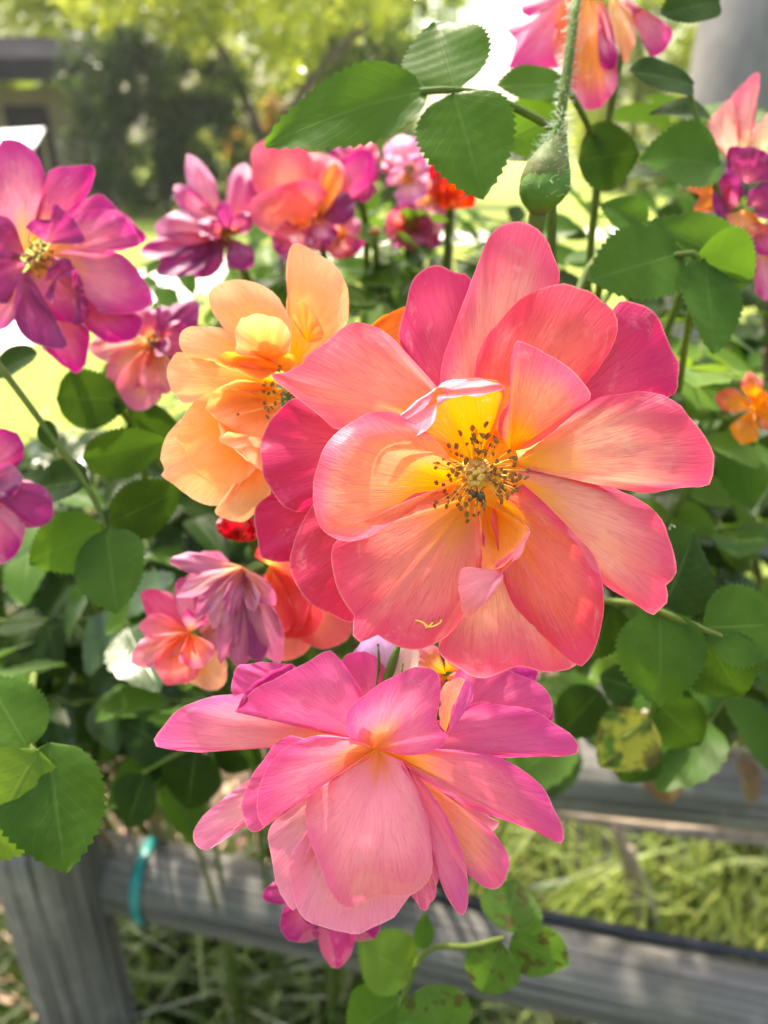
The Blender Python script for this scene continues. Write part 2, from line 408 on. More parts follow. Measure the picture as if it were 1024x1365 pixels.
for _ in range(420):
    g = G(q.uniform(-150, 720), q.uniform(930, 1460)); a = q.uniform(0, 6.28); l = q.uniform(.012, .03); c = Vector((g.x, g.y, .012 + q.random() * .012))
    d = Vector((math.cos(a), math.sin(a), q.uniform(-.3, .3))) * l; e = Vector((-math.sin(a), math.cos(a), q.uniform(-.3, .3))) * l * .55; b = len(litter_v)
    litter_v += [c - d, c + e, c + d, c - e, c + Vector((0, 0, .004))]; litter_f += [(b, b + 1, b + 4), (b + 1, b + 2, b + 4), (b + 2, b + 3, b + 4), (b + 3, b, b + 4)]
tag(link('leaf_litter', mesh('leaf_litter', litter_v, litter_f), None, plain('litter', (.25, .15, .09), (.5, .36, .26), 30, .9)), 'scattered dry fallen leaves on the bare bed', 'leaf litter', kind='stuff')

# ------------------------------------------------------------------ background trees, shed, table
def crown_mesh(blobs, nleaf, size, seed):
    g = np.random.default_rng(seed); w = np.array([b[3] * b[4] * b[5] for b in blobs]); w /= w.sum()
    # leaves gather in clumps spread through the crown volume
    ncl = max(30, nleaf // 45); ci = g.choice(len(blobs), ncl, p=w); B = np.array(blobs)[ci]
    d = g.normal(size=(ncl, 3)); d /= np.linalg.norm(d, axis=1)[:, None]; rr = g.uniform(.35, 1, (ncl, 1)) ** .5
    cc = B[:, :3] + d * rr * B[:, 3:6]; cs = g.uniform(.10, .26, ncl) * B[:, 3:6].mean(axis=1)
    k = g.integers(0, ncl, nleaf); p = cc[k] + g.normal(size=(nleaf, 3)) * cs[k][:, None] * .6
    a = g.normal(size=(nleaf, 3)); a /= np.linalg.norm(a, axis=1)[:, None]; b = np.cross(a, g.normal(size=(nleaf, 3))); b /= np.linalg.norm(b, axis=1)[:, None]
    s = size * g.uniform(.6, 1.3, (nleaf, 1)); n_ = np.cross(a, b) * s * .18
    v = np.stack([p - a * s, p + b * s * .45 + n_, p + a * s, p - b * s * .45 + n_], axis=1).reshape(-1, 3)
    f = np.arange(nleaf * 4).reshape(-1, 4)
    return mesh('crown', v.tolist(), f.tolist(), smooth=False)
def tree(name, loc, label, blobs, nleaf, size, mat, seed, trunk=None, r=.12, group=None, cat='tree'):
    t = thing(name, loc, label, cat, group)
    for i, tr in enumerate(trunk or []):
        pts, rad = tr
        v, f, uv = tube_data([Vector(x) for x in pts], rad, 10, max(10, len(pts) * 5)); link('trunk' if i == 0 else 'limb', mesh('trunk', v, f, uv), t, M_TRUNK)
    c = link('crown', crown_mesh(blobs, nleaf, size, seed), t, mat); return t
# distances from the camera: 14 to 22 m
def gp(px, d): return Vector(((px - 512) / FPX * d * 1.02, d, 0))
tree('leafy_tree', gp(330, 16), 'tall pale green sunlit tree with a leaning trunk behind the lawn',
     [(-.3, 0, 4.4, 2.4, 1.5, 1.5), (1.4, -.3, 3.9, 1.9, 1.4, 1.2), (.3, .2, 3.0, 1.5, 1.2, .9), (-1.8, .4, 4.2, 1.5, 1.3, 1.4), (3.2, .4, 4.3, 1.8, 1.2, 1.1)], 15000, .075, M_CROWN_Y, 11,
     [([(.3, 0, -.1), (.7, 0, 1.0), (1.6, 0, 2.3), (2.7, .1, 3.2)], [.16, .13, .10, .05]), ([(.7, 0, 1.1), (.2, 0, 2.3), (-.5, 0, 3.6)], [.10, .08, .04])])
tree('leafy_tree', gp(520, 20), 'green tree with dense mid height foliage beside the white sky gap',
     [(0, 0, 3.9, 2.0, 1.4, 1.4), (-1.8, 0, 3.6, 1.8, 1.3, 1.3), (.6, -.3, 2.6, 1.0, .9, .7)], 11000, .085, M_CROWN_G, 12, [([(0, 0, -.1), (-.2, 0, 1.6), (.1, 0, 3.2)], [.18, .14, .08])])
tree('leafy_tree', gp(40, 19), 'bright yellow green tree rising over the dark shed roof',
     [(0, .5, 4.6, 2.6, 1.4, 1.3), (-2.2, .3, 4.0, 1.8, 1.2, 1.2), (2.0, 1, 4.5, 1.8, 1.2, 1.0)], 9000, .085, M_CROWN_Y, 13, [([(0, .4, -.1), (.1, .4, 1.8), (0, .5, 3.4)], [.16, .14, .08])])
tree('shrub', gp(250, 15.6), 'dark evergreen shrub in shade at the lawn edge',
     [(-.4, 0, 1.2, 1.2, .8, 1.4), (.9, .2, .9, 1.1, .8, 1.1), (-.7, 0, 2.3, 1.0, .7, .8), (.6, .3, 2.0, 1.0, .7, .8)], 12000, .07, M_CROWN_D, 14, [([(0, 0, -.1), (0, 0, .9)], [.08, .05])], cat='shrub')
tree('shrub', gp(330, 17), 'small golden orange shrub glowing at the hedge foot',
     [(.6, 0, .9, .7, .5, .9), (1.0, .1, 1.6, .5, .4, .5)], 3000, .07, M_CROWN_O, 15, [([(.7, 0, -.1), (.7, 0, .8)], [.05, .03])], cat='shrub')
tree('shrub', gp(410, 17.5), 'mid green rounded shrub under the leaning trunk',
     [(0, 0, .9, 1.3, .8, 1.0), (1.4, .2, .8, 1.2, .8, .9)], 8000, .07, M_CROWN_G, 16, [([(0, 0, -.1), (0, 0, .7)], [.06, .04])], cat='shrub')
tree('shrub', gp(-60, 14), 'bright yellow green shrub in front of the shed',
     [(.5, 0, 1.1, .8, .6, 1.1), (-.5, 0, 1.3, .8, .6, 1.1)], 5000, .07, M_CROWN_Y, 17, [([(0, 0, -.1), (0, 0, .9)], [.06, .04])], cat='shrub')
tree('shrub', gp(900, 22), 'low sunlit hedge shrub far behind the grey trunk',
     [(0, 0, .7, 2.4, .8, .8), (3.5, 0, .9, 2.4, .8, 1.0), (-1.6, 0, .5, 1.2, .6, .5)], 8000, .08, M_CROWN_Y, 18, [([(0, 0, -.1), (0, 0, .7)], [.06, .04])], cat='shrub')

for i, (px, d_, mt, lab) in enumerate([(-120, 23, M_CROWN_G, 'tall green tree left of and behind the shed'), (60, 24, M_CROWN_Y, 'tall pale tree directly behind the shed roof'), (200, 21, M_CROWN_G, 'tall mid green tree behind the dark shrub'), (330, 23, M_CROWN_Y, 'tall yellow green tree behind the golden shrub'), (455, 23, M_CROWN_G, 'tall green tree behind the rounded shrub'), (800, 24, M_CROWN_Y, 'tall yellow green tree behind the drooping rose'), (930, 22, M_CROWN_Y, 'tall yellow green tree partly behind the grey trunk'), (1090, 23, M_CROWN_G, 'tall green tree right of the grey trunk')]):
    tree('leafy_tree', gp(px, d_), lab, [(0, 0, 1.6, 2.1, 1.0, 1.6), (.5, .2, 3.8, 2.0, 1.0, 1.4), (-.8, .3, 5.2, 1.9, 1.0, 1.2)], 13000, .10, mt, 60 + i, [([(0, 0, -.1), (.1, 0, 2.0), (0, .1, 4.2)], [.16, .13, .07])])
def box(me_v, me_f, c, s, rz=0):
    b = len(me_v); 
    for dx in (-.5, .5):
        for dy in (-.5, .5):
            for dz in (-.5, .5):
                x, y = dx * s[0], dy * s[1]; me_v.append((c[0] + x * math.cos(rz) - y * math.sin(rz), c[1] + x * math.sin(rz) + y * math.cos(rz), c[2] + dz * s[2]))
    me_f += [(b, b + 1, b + 3, b + 2), (b + 4, b + 6, b + 7, b + 5), (b, b + 4, b + 5, b + 1), (b + 2, b + 3, b + 7, b + 6), (b, b + 2, b + 6, b + 4), (b + 1, b + 5, b + 7, b + 3)]
def boxpart(name, boxes, mat, parent, bev=.01):
    v, f = [], []
    for b in boxes: box(v, f, *b)
    o = link(name, mesh(name, v, f, smooth=False), parent, mat); md = o.modifiers.new('b', 'BEVEL'); md.width = bev; md.segments = 2; return o
shed = thing('garden_shed', gp(100, 17), 'garden shed with dark overhanging roof and tan wall among trees', 'shed')
boxpart('wall', [((0, .9, 1.1), (2.6, 1.6, 2.2))], M_SHEDWALL, shed)
rv = [(-2.2, -1.0, 2.25), (1.9, -1.0, 2.25), (1.9, 2.2, 2.6), (-2.2, 2.2, 2.6), (-2.2, -1.0, 2.62), (1.9, -1.0, 2.62), (1.9, .6, 3.1), (-2.2, .6, 3.1), (1.9, 2.2, 2.75), (-2.2, 2.2, 2.75)]
rf = [(0, 3, 2, 1), (0, 1, 5, 4), (4, 5, 6, 7), (7, 6, 8, 9), (2, 3, 9, 8), (1, 2, 8, 6, 5), (0, 4, 7, 9, 3)]
link('roof', mesh('roof', rv, rf, smooth=False), shed, M_SHEDROOF)
boxpart('post', [((-1.9, -.7, 1.12), (.14, .14, 2.25))], M_SHEDROOF, shed); boxpart('post', [((1.45, -.7, 1.12), (.3, .16, 2.25))], M_SHEDROOF, shed)
boxpart('door', [((-.1, .07, .95), (.85, .06, 1.9))], M_SHEDROOF, shed)
tb = thing('garden_canopy', gp(70, 12.5), 'small white sloping canopy catching the sun in front of the shed', 'canopy')
ct = boxpart('canopy_top', [((0, 0, 0), (.9, .62, .03))], M_WHITE, tb); ct.location = (0, 0, 1.30); ct.rotation_euler = (R(24), R(-3), 0)
for x in (-.55, .55):
    for y in (-.3, .3): boxpart('post', [((x * .75, y * .8, (1.31 + y * .35) / 2), (.04, .04, 1.29 + y * .35))], M_SHEDWALL, tb)

# grey tree trunk close behind the roses on the right
tk = P(985, 60, 1.55); tk2 = P(925, 420, 1.55)
dirt = (tk2 - tk); base = tk2 + dirt * ((0 - tk2.z) / dirt.z)
crape = thing('smooth_tree', (base.x, base.y, 0), 'smooth grey leaning tree trunk behind the right hand roses', 'tree')
top = tk - dirt * 2.0
v, f, uv = tube_data([Vector((0, 0, -.05)), tk2 - crape.location, tk - crape.location, top - crape.location, top - crape.location + Vector((.25, .3, 1.0))], [.12, .088, .085, .075, .04], 20, 40)
link('trunk', mesh('trunk', v, f, uv), crape, M_BARK)
tl = top - crape.location
v, f, uv = tube_data([tl, tl + Vector((-.4, .5, .5)), tl + Vector((-1.0, 1.2, .8))], [.06, .045, .02], 10, 16); link('limb', mesh('limb', v, f, uv), crape, M_BARK)
link('crown', crown_mesh([(tl.x + .5, tl.y + .6, tl.z + 1.1, 1.0, 1.0, .6), (tl.x - .7, tl.y + 1.1, tl.z + 1.0, .9, .8, .5)], 2600, .05, 31), crape, M_CROWN_G)

# ------------------------------------------------------------------ rose petals
YEL = S('f7a531')
def fan_petal(fl, base, rings, D, cols, ramp=(.08, .52, .55), z=0, cup=0, rip=4, edge=0, N_=45, M_=22, seed=None, vein=None, name='petal', curl=0, rim=9):
    """petal whose veins fan out from its base (px, py, height) to its rim; heights are towards the viewer, in the same unit"""
    seed = rnd.random() * 90 if seed is None else seed
    u = D / FPX
    def ring(r):
        return crom([(p[0], p[1], p[2] if len(p) > 2 else z) for p in r], N_)
    RG = [ring(r) for r in rings]; b = np.array([base[0], base[1], base[2] if len(base) > 2 else 0.])
    v, uv, f = [], [], []
    K = len(RG)
    for i in range(M_ + 1):
        r = i / M_
        for j in range(N_):
            s = j / (N_ - 1)
            if K == 1: p = b + (RG[0][j] - b) * r
            else:
                pts = [b] + [g[j] for g in RG]; x = r * K; k = min(int(x), K - 1); t = x - k
                p0 = pts[k - 1] if k > 0 else 2 * pts[0] - pts[1]; p3 = pts[k + 2] if k + 2 <= K else 2 * pts[K] - pts[K - 1]
                p = .5 * (2 * pts[k] + (pts[k + 1] - p0) * t + (2 * p0 - 5 * pts[k] + 4 * pts[k + 1] - p3) * t * t + (3 * pts[k] - p0 - 3 * pts[k + 1] + p3) * t ** 3)
            w = 2 * s - 1
            zz = p[2] + cup * math.sin(math.pi * min(r, 1)) * (1 - .6 * w * w) + edge * w * w * r + curl * max(0, (r - .72) / .28) ** 2
            nz = noise.noise(Vector((p[0] / 75, p[1] / 75, seed))) * 1.6 + noise.noise(Vector((s * 9, r * 1.2, seed + 5))) * .9 + .25 * noise.noise(Vector((s * 22, r * 2.5, seed + 9)))
            zz += rip * 1.35 * nz * (r ** 1.3) * (1 + .8 * r)
            zz -= rim * (noise.noise(Vector((s * 4.5, seed, 3.3))) + .25) * max(0, (r - .78) / .22) ** 2
            jx = (1.0 * noise.noise(Vector((s * 30, seed, 1.7))) + 3.2 * noise.noise(Vector((s * 10, seed, 4.7)))) * r ** 5; jy = (1.0 * noise.noise(Vector((s * 30, seed, 8.7))) + 3.2 * noise.noise(Vector((s * 10, seed, 6.1)))) * r ** 5
            v.append(P(p[0] + jx, p[1] + jy, D - zz * u) - fl.location); uv.append((s, r))
    for i in range(M_):
        for j in range(N_ - 1): f.append((i * N_ + j, i * N_ + j + 1, (i + 1) * N_ + j + 1, (i + 1) * N_ + j))
    o = link(name, mesh('petal', v, f, uv), fl, M_PETAL)
    c0, c1, c2 = [S(c) if isinstance(c, str) else c for c in cols]
    o['c_base'] = c0; o['c_mid'] = c1; o['c_tip'] = c2; o['ramp'] = tuple(map(float, ramp)); o['c_vein'] = tuple(x * k for x, k in zip(c2, (.92, .62, .78))) if vein is None else S(vein)
    return o
def tp(base, tip, w, point=.3, bend=0, n=9):
    """rim of a simple petal from base to tip with the given width"""
    b, t = np.array(base[:2], float), np.array(tip[:2], float); d = t - b; L = np.linalg.norm(d); d /= L; pr = np.array([-d[1], d[0]]); out = []
    prof = [(.18, .30), (.42, .78), (.66, 1.0), (.84, .84 - .25 * point), (.95, .50 - .35 * point)]
    for a, k in prof: q_ = b + d * L * a + pr * (w * .5 * k + bend * math.sin(a * 3)); out.append(tuple(q_))
    out.append(tuple(t + pr * bend * .3))
    for a, k in prof[::-1]: q_ = b + d * L * a - pr * (w * .5 * k - bend * math.sin(a * 3)); out.append(tuple(q_))
    return out
def tz(pts, kx, x0, y0, ky=None):
    return [(x0 + kx * p[0], y0 + (ky or kx) * p[1]) + tuple(p[2:]) for p in pts]
def pixel_thing(name, px, py, d, label, cat='rose', group=None): return thing(name, P(px, py, d), label, cat, group)
def rose_stem(fl, px, py, d, root, r0=.0026, drop=.10):
    """stalk from behind the bloom, back and down to the bed"""
    a = P(px, py, d); b = a + VIEW * .035; c = b + Vector((0, .06, -drop)); rt = Vector(root)
    m = c.lerp(Vector((rt.x, rt.y, c.z * .5)), .6); m.z = c.z * .55
    return tube('stem', [a, b, c, m, rt], [r0, r0 * .9, r0, r0 * 1.6, r0 * 2.2], M_STEM, fl, 8, 40)
def roots(i): return (-.22 + .045 * (i % 7), .74 + .05 * (i % 3), -.01)

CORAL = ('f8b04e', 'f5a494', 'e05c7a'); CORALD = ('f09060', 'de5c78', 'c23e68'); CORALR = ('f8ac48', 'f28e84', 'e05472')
# ---- the large coral rose
ZM = lambda pts: tz(pts, .625, 340, 280)
DM = .203
rose1 = pixel_thing('rose', 637, 630, DM + .008, 'large open coral pink rose with yellow centre, dark stamens and a small insect')
def m(base, out, cols=CORAL, **k):
    b = ZM([base])[0]; rings = [ZM(o) for o in (out if isinstance(out[0], list) else [out])]; return fan_petal(rose1, b, rings, DM, cols, **k)
# outermost petals, leaning back
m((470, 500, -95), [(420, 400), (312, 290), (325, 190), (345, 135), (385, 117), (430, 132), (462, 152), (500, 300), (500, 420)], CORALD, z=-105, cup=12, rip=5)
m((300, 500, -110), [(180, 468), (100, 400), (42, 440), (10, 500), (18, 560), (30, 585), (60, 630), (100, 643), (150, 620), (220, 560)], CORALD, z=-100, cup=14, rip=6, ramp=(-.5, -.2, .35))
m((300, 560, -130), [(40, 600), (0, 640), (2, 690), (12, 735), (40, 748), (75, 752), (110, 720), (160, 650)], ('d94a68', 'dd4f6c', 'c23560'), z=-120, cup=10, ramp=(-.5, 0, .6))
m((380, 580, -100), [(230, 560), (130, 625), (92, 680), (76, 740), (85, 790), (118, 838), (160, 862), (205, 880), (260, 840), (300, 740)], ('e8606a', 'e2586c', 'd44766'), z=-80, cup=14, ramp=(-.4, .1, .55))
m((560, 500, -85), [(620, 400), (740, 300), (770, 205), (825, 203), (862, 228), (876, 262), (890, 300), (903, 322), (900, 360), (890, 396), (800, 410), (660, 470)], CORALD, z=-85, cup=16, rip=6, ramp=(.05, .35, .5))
m((480, 510, -75), [(410, 410), (395, 360), (418, 265), (460, 150), (495, 65), (525, 32), (568, 24), (600, 38), (622, 62), (636, 100), (648, 155), (600, 260), (540, 420)], CORAL, z=-70, cup=16, rip=5, edge=8)
m((490, 500, -50), [(468, 400), (465, 352), (482, 290), (538, 215), (598, 172), (650, 156), (690, 166), (718, 172), (732, 188), (772, 225), (764, 285), (712, 365), (640, 430), (560, 480)], ('f6a33a', 'ee7a6c', 'df5368'), z=-45, cup=12, rip=5)
m((440, 470, -70), [(395, 385), (340, 325), (285, 268), (235, 243), (200, 243), (150, 280), (112, 305), (98, 325), (62, 345), (30, 355), (90, 402), (140, 440), (180, 468), (250, 450), (330, 440)], ('f7a43a', 'f59a84', 'e86d80'), z=-40, cup=22, rip=5, edge=-10)
# right hand petals
m((545, 545, -45), [(580, 515), (640, 480), (715, 408), (795, 389), (860, 390), (905, 412), (928, 440), (958, 478), (972, 505), (979, 535), (970, 585), (925, 592), (880, 598), (812, 604), (720, 580), (620, 550)], CORAL, z=-15, cup=20, rip=5, edge=-14)
m((530, 575, -50), [(575, 552), (690, 570), (800, 606), (855, 645), (885, 700), (901, 765), (893, 788), (878, 800), (883, 832), (866, 850), (845, 863), (800, 832), (738, 792), (690, 730), (620, 650)], CORAL, z=-30, cup=18, rip=5, edge=-10)
# lower petals
m((500, 640, -40), [(470, 760), (420, 880), (388, 938), (430, 975), (490, 1000), (560, 975), (620, 985), (680, 972), (720, 920), (735, 850), (660, 740)], CORAL, z=-22, cup=20, rip=7)
m((515, 620, -30), [(500, 660), (520, 740), (545, 830), (600, 895), (655, 945), (692, 974), (712, 962), (738, 905), (746, 835), (722, 742), (650, 655), (570, 585)], ('f7a43a', 'f08070', 'e2506c'), z=4, cup=14, rip=6, edge=10)
m((465, 610, -38), [(380, 600), (300, 618), (230, 680), (174, 702), (160, 740), (172, 800), (196, 845), (212, 868), (208, 905), (222, 920), (262, 905), (282, 922), (312, 936), (352, 938), (402, 914), (440, 872), (480, 800), (490, 700)], CORALR, z=18, cup=10, rip=7, edge=-4, curl=-8)
# left cupped petal, its rim rolled outwards
m((452, 588, -35), [[(395, 500), (300, 500), (255, 520), (225, 580), (215, 640), (230, 665), (300, 630), (400, 590)],
                    [(330, 452, 30), (290, 432, 30), (222, 445, 28), (160, 492, 26), (130, 562, 24), (127, 625, 22), (132, 660, 22), (150, 690, 22), (205, 706, 22), (255, 690, 20), (330, 640, 8)]],
  ('f7a732', 'f5a07c', 'e8708c'), z=38, rip=3, ramp=(.1, .42, .5))
# petal with a pale lip folded over, upper left of the centre
m((476, 545, -30), [[(390, 505), (380, 480), (388, 430), (400, 395), (440, 376), (500, 380), (530, 390), (520, 440), (500, 500)],
                    [(262, 500), (300, 470), (350, 420), (385, 378), (436, 360), (490, 362), (536, 378), (530, 400), (510, 470)]],
  ('f7a52c', 'f8a850', 'f2909a'), z=18, rip=2, ramp=(.2, .6, .66))
m((386, 408, 20), [(384, 380, 22), (340, 412, 30), (290, 450, 32), (255, 480, 32), (238, 502, 32), (270, 500, 36), (330, 488, 38), (372, 462, 38), (388, 440, 38), (388, 415, 34)], ('f4a0a6', 'f39cae', 'ef8ba6'), z=30, rip=2, ramp=(-.5, .2, .6), name='petal')
m((386, 392, 18), [(384, 380, 22), (405, 366, 26), (440, 359, 30), (490, 362, 30), (536, 378, 22), (500, 392, 34), (455, 396, 38), (410, 402, 36), (390, 414, 32)], ('f4a0a6', 'f5a9b4', 'f09ab2'), z=28, rip=1.5, ramp=(-.5, .2, .6))
# upright petal above the stamens
m((545, 515, -30), [(518, 470), (522, 440), (540, 400), (547, 335), (556, 282, 34), (578, 284, 40), (612, 298, 44), (668, 333, 44), (700, 365, 42), (718, 398, 36), (690, 428), (640, 470), (585, 508)], ('f7a02e', 'ee8068', 'e06078'), z=22, cup=-8, rip=3, edge=12, ramp=(.1, .5, .55))
# narrow twisted petal below the centre
m((492, 630, -25), [[(478, 650), (482, 690), (486, 720), (505, 745), (530, 735), (560, 700), (560, 665), (520, 640)],
                    [(480, 668, 30), (486, 720, 34), (485, 768, 36), (500, 772, 38), (520, 765, 42), (548, 742, 44), (572, 715, 44), (587, 682, 40), (560, 660, 30)]], ('f7aa30', 'f6a24e', 'f08c7c'), z=14, rip=2, ramp=(.2, .6, .7))
m((528, 768, 34), [(500, 770, 36), (470, 764, 44), (442, 765, 46), (434, 795, 46), (440, 835, 44), (447, 870, 40), (478, 850, 42), (508, 822, 44), (524, 800, 42), (530, 780, 38)], ('f39aa0', 'f2a0b0', 'f0909c'), z=40, rip=3, cup=8, ramp=(-.4, .2, .6))
m((520, 770, 30), [(486, 768, 36), (515, 776, 40), (550, 750, 46), (575, 720, 48), (587, 682, 42), (575, 700, 34), (545, 730, 30), (510, 756, 30)], ('f08c84', 'ef7f8c', 'ee7c90'), z=36, rip=1, ramp=(-.4, .2, .6))

fan_petal(rose1, (634, 628, -52), [[(634 + 62 * math.cos(a), 628 + 62 * math.sin(a), -44) for a in np.linspace(0, 2 * math.pi, 25)]], DM, ('e89030', 'f09a34', 'f3983c'), rip=1, name='receptacle')
# stamens
ZS = lambda p: (540 + p[0] * .1953, 520 + p[1] * .1953)
anth = [(465, 265), (555, 235), (470, 315), (462, 340), (525, 312), (563, 315), (612, 335), (490, 412), (535, 422), (600, 435), (298, 380), (350, 382), (200, 428), (265, 455), (350, 438), (205, 470), (225, 490), (300, 500), (410, 488), (425, 470),
        (210, 530), (320, 550), (370, 537), (440, 570), (315, 610), (218, 632), (262, 650), (268, 690), (345, 705), (328, 740), (378, 742), (445, 695), (445, 745), (215, 770), (205, 792), (298, 765), (280, 795), (378, 808), (418, 780), (420, 850), (425, 895), (470, 858), (508, 843), (543, 795),
        (625, 485), (748, 467), (750, 498), (685, 560), (740, 578), (725, 585), (782, 592), (838, 548), (830, 600), (740, 618), (612, 618), (615, 575), (650, 640), (660, 668), (655, 732), (700, 715), (742, 697), (768, 682), (575, 590), (645, 585), (590, 560)]
def ico(r=1.0, sub=1):
    bm = bmesh.new(); bmesh.ops.create_icosphere(bm, subdivisions=sub, radius=r); me = bpy.data.meshes.new('ico'); bm.to_mesh(me); bm.free()
    me.polygons.foreach_set('use_smooth', [True] * len(me.polygons)); return me
def anther_mesh():
    """two fused pollen lobes with a groove"""
    v, f = [], []
    for sx in (-1, 1):
        b = len(v)
        for i in range(6):
            t = i / 5; y = (t - .5) * 2.2; r = .62 * math.sin(math.pi * (.08 + .84 * t)) ** .6
            for j in range(7):
                a = 2 * math.pi * j / 7; v.append((sx * .42 + r * math.cos(a) * .8, y + .25 * (1 - t) * sx * 0, r * math.sin(a) + .25 * math.sin(math.pi * t)))
        for i in range(5):
            for j in range(7): f.append((b + i * 7 + j, b + i * 7 + (j + 1) % 7, b + i * 7 + 7 + (j + 1) % 7, b + i * 7 + 7 + j))
        f.append(tuple(b + j for j in range(7))[::-1]); f.append(tuple(b + 35 + j for j in range(7)))
    return mesh('anther', v, f)
ANTH = anther_mesh(); ANTH.materials.append(M_ANTH); ICO = ico(1, 1)
def stamens(fl, pts, cx, cy, D, zc, size, h0, h1, seed):
    q = random.Random(seed); u = D / FPX
    for (x, y) in pts:
        dx, dy = x - cx, y - cy; L = math.hypot(dx, dy) + 1e-6
        bx_, by_ = cx + dx / L * min(12, L * .6), cy + dy / L * min(12, L * .6); h = q.uniform(h0, h1)
        A, B = P(bx_, by_, D - zc * u), P(x, y, D - h * u)
        mid = A.lerp(B, .5) - VIEW * (q.uniform(2, 9) * u) + Vector((q.uniform(-3, 3) * u, 0, q.uniform(-3, 3) * u))
        st = tube('stamen', [A, mid, B], [.9 * u, .75 * u, .55 * u], M_FIL, fl, 5, 9)
        an = link('anther', ANTH, st); an.location = B - fl.location; k = size * u * q.uniform(.75, 1.15)
        an.rotation_euler = (q.uniform(.4, 1.8), q.uniform(-.7, .7), q.uniform(0, 6.28)); an.scale = (k * .85, k * .8 * q.uniform(.8, 1.5), k)
stamens(rose1, [ZS(p) for p in anth], 634, 628, DM, -30, 3.9, 0, 24, 3)
qq = random.Random(77)
stamens(rose1, [(634 + r_ * math.cos(a), 628 + r_ * math.sin(a)) for r_, a in [(qq.uniform(22, 58), qq.uniform(0, 6.28)) for _ in range(46)]], 634, 628, DM, -30, 3.3, -14, 10, 4)
# knob of styles in the middle
q = random.Random(8); pv, pf = [], []
base_me = ico(1, 2)
bv = [Vector(v_.co) for v_ in base_me.vertices]; bf = [tuple(p.vertices) for p in base_me.polygons]
for i in range(34):
    a = q.uniform(0, 6.28); r_ = 15 * math.sqrt(q.random()); c = P(634 + r_ * math.cos(a), 632 + r_ * .95 * math.sin(a), DM - (-14 + 12 * (1 - (r_ / 15) ** 2)) * DM / FPX) - rose1.location; b = len(pv)
    for w in bv: pv.append(c + w * (3.6 * DM / FPX) * q.uniform(.9, 1.1))
    pf += [tuple(b + k for k in t) for t in bf]
link('style_cluster', mesh('styles', pv, pf), rose1, M_PIST)
v, f, uv = tube_data([P(634, 630, DM + .0065) - rose1.location, P(634, 631, DM + .0035) - rose1.location], [.0046, .0038], 16, 6); link('disc', mesh('disc', v, f, uv), rose1, M_PIST)
rose_stem(rose1, 637, 640, DM + .02, roots(4))

# small dark insect on the stamens
ins = pixel_thing('insect', 637, 662, DM - .002, 'tiny dark beetle like insect resting among the stamens', 'insect')
def ell(c, a, s, rz=0):
    o = link(a, ICO.copy(), ins, M_INSECT); o.data.subdivide if False else None; o.location = c - ins.location; o.scale = s; o.rotation_euler = (.6, .3, rz); return o
u = DM / FPX; DI = DM - 20 * u
def body_mesh():
    v, f, uv = tube_data([P(627, 656, DI) - ins.location, P(631, 658, DI - 1 * u) - ins.location, P(634, 660, DI) - ins.location, P(639, 661, DI - 2 * u) - ins.location, P(646, 664, DI) - ins.location],
                         [1.6 * u, 4.6 * u, 3.0 * u, 7.2 * u, 2.0 * u], 14, 26); return mesh('body', v, f, uv)
link('body', body_mesh(), ins, M_INSECT)
for (x, y, x2, y2, x3, y3) in [(632, 656, 628, 651, 630, 648), (636, 657, 636, 650, 634, 647), (640, 657, 643, 651, 647, 650), (632, 663, 627, 667, 624, 670), (636, 665, 636, 671, 633, 675), (641, 666, 643, 671, 641, 675)]:
    tube('leg', [P(x, y, DI), P(x2, y2, DI - 3 * u), P(x3, y3, DI + 4 * u)], [.95 * u, .75 * u, .45 * u], M_INSECT, ins, 5, 10)
for (x, y) in ((615, 652), (622, 651)): tube('antenna', [P(627, 656, DI), P((627 + x) / 2, y + 1.5, DI - 2 * u), P(x, y, DI)], [.45 * u, .3 * u, .2 * u], M_INSECT, ins, 5, 10)
# two fallen stamens stuck to the lower petal
fs = pixel_thing('fallen_stamen', 572, 833, DM - .002, 'tiny fallen yellow stamens stuck near the lower petal rim', 'stamen')
DF = DM - 20 * u
for pts in ([(554, 827), (563, 829), (571, 835)], [(560, 828), (566, 832), (570, 839)], [(571, 836), (580, 834), (588, 829), (587, 825)], [(570, 837), (575, 832), (577, 828)]):
    tube('filament', [P(x, y, DF - 2 * u) for x, y in pts], 1.0 * u, M_FIL, fs, 5, 10)
for (x, y) in ((577, 827), (570, 838), (586, 824)):
    o = link('anther', ANTH, fs); o.location = P(x, y, DF - 2 * u) - fs.location; o.scale = (2 * u,) * 3; o.rotation_euler = (1, 0, x)

# ---- the orange rose behind it
ORA = ('f5a23e', 'f6b070', 'f4b48a'); ORD = ('f39a2a', 'f6a656', 'f5ae72')
ZO = lambda pts: tz(pts, .3711, 180, 300)
DO = .232
rose2 = pixel_thing('rose', 380, 525, DO + .008, 'pale apricot orange rose partly hidden by the large coral rose')
def o_(base, out, cols=ORA, **k):
    b = ZO([base])[0]; rings = [ZO(x) for x in (out if isinstance(out[0], list) else [out])]; k.setdefault('rip', 3); k.setdefault('vein', 'f29a4e'); return fan_petal(rose2, b, rings, DO, cols, **k)
o_((560, 520, -60), [(550, 400), (546, 320), (544, 160), (553, 85), (573, 60), (600, 70), (645, 95), (722, 150), (762, 225), (766, 300), (760, 360), (700, 440), (620, 480)], z=-45, cup=6)
o_((620, 560, -70), [(720, 440), (850, 360), (900, 322), (985, 294), (1040, 330), (1020, 420), (900, 500), (750, 560)], ('f08a30', 'ee7c3c', 'ea7038'), z=-60)
o_((600, 600, -70), [(700, 560), (900, 560), (980, 640), (960, 760), (850, 840), (700, 720)], z=-60); o_((580, 640, -70), [(640, 700), (800, 800), (820, 920), (700, 1000), (560, 940), (540, 760)], z=-60)
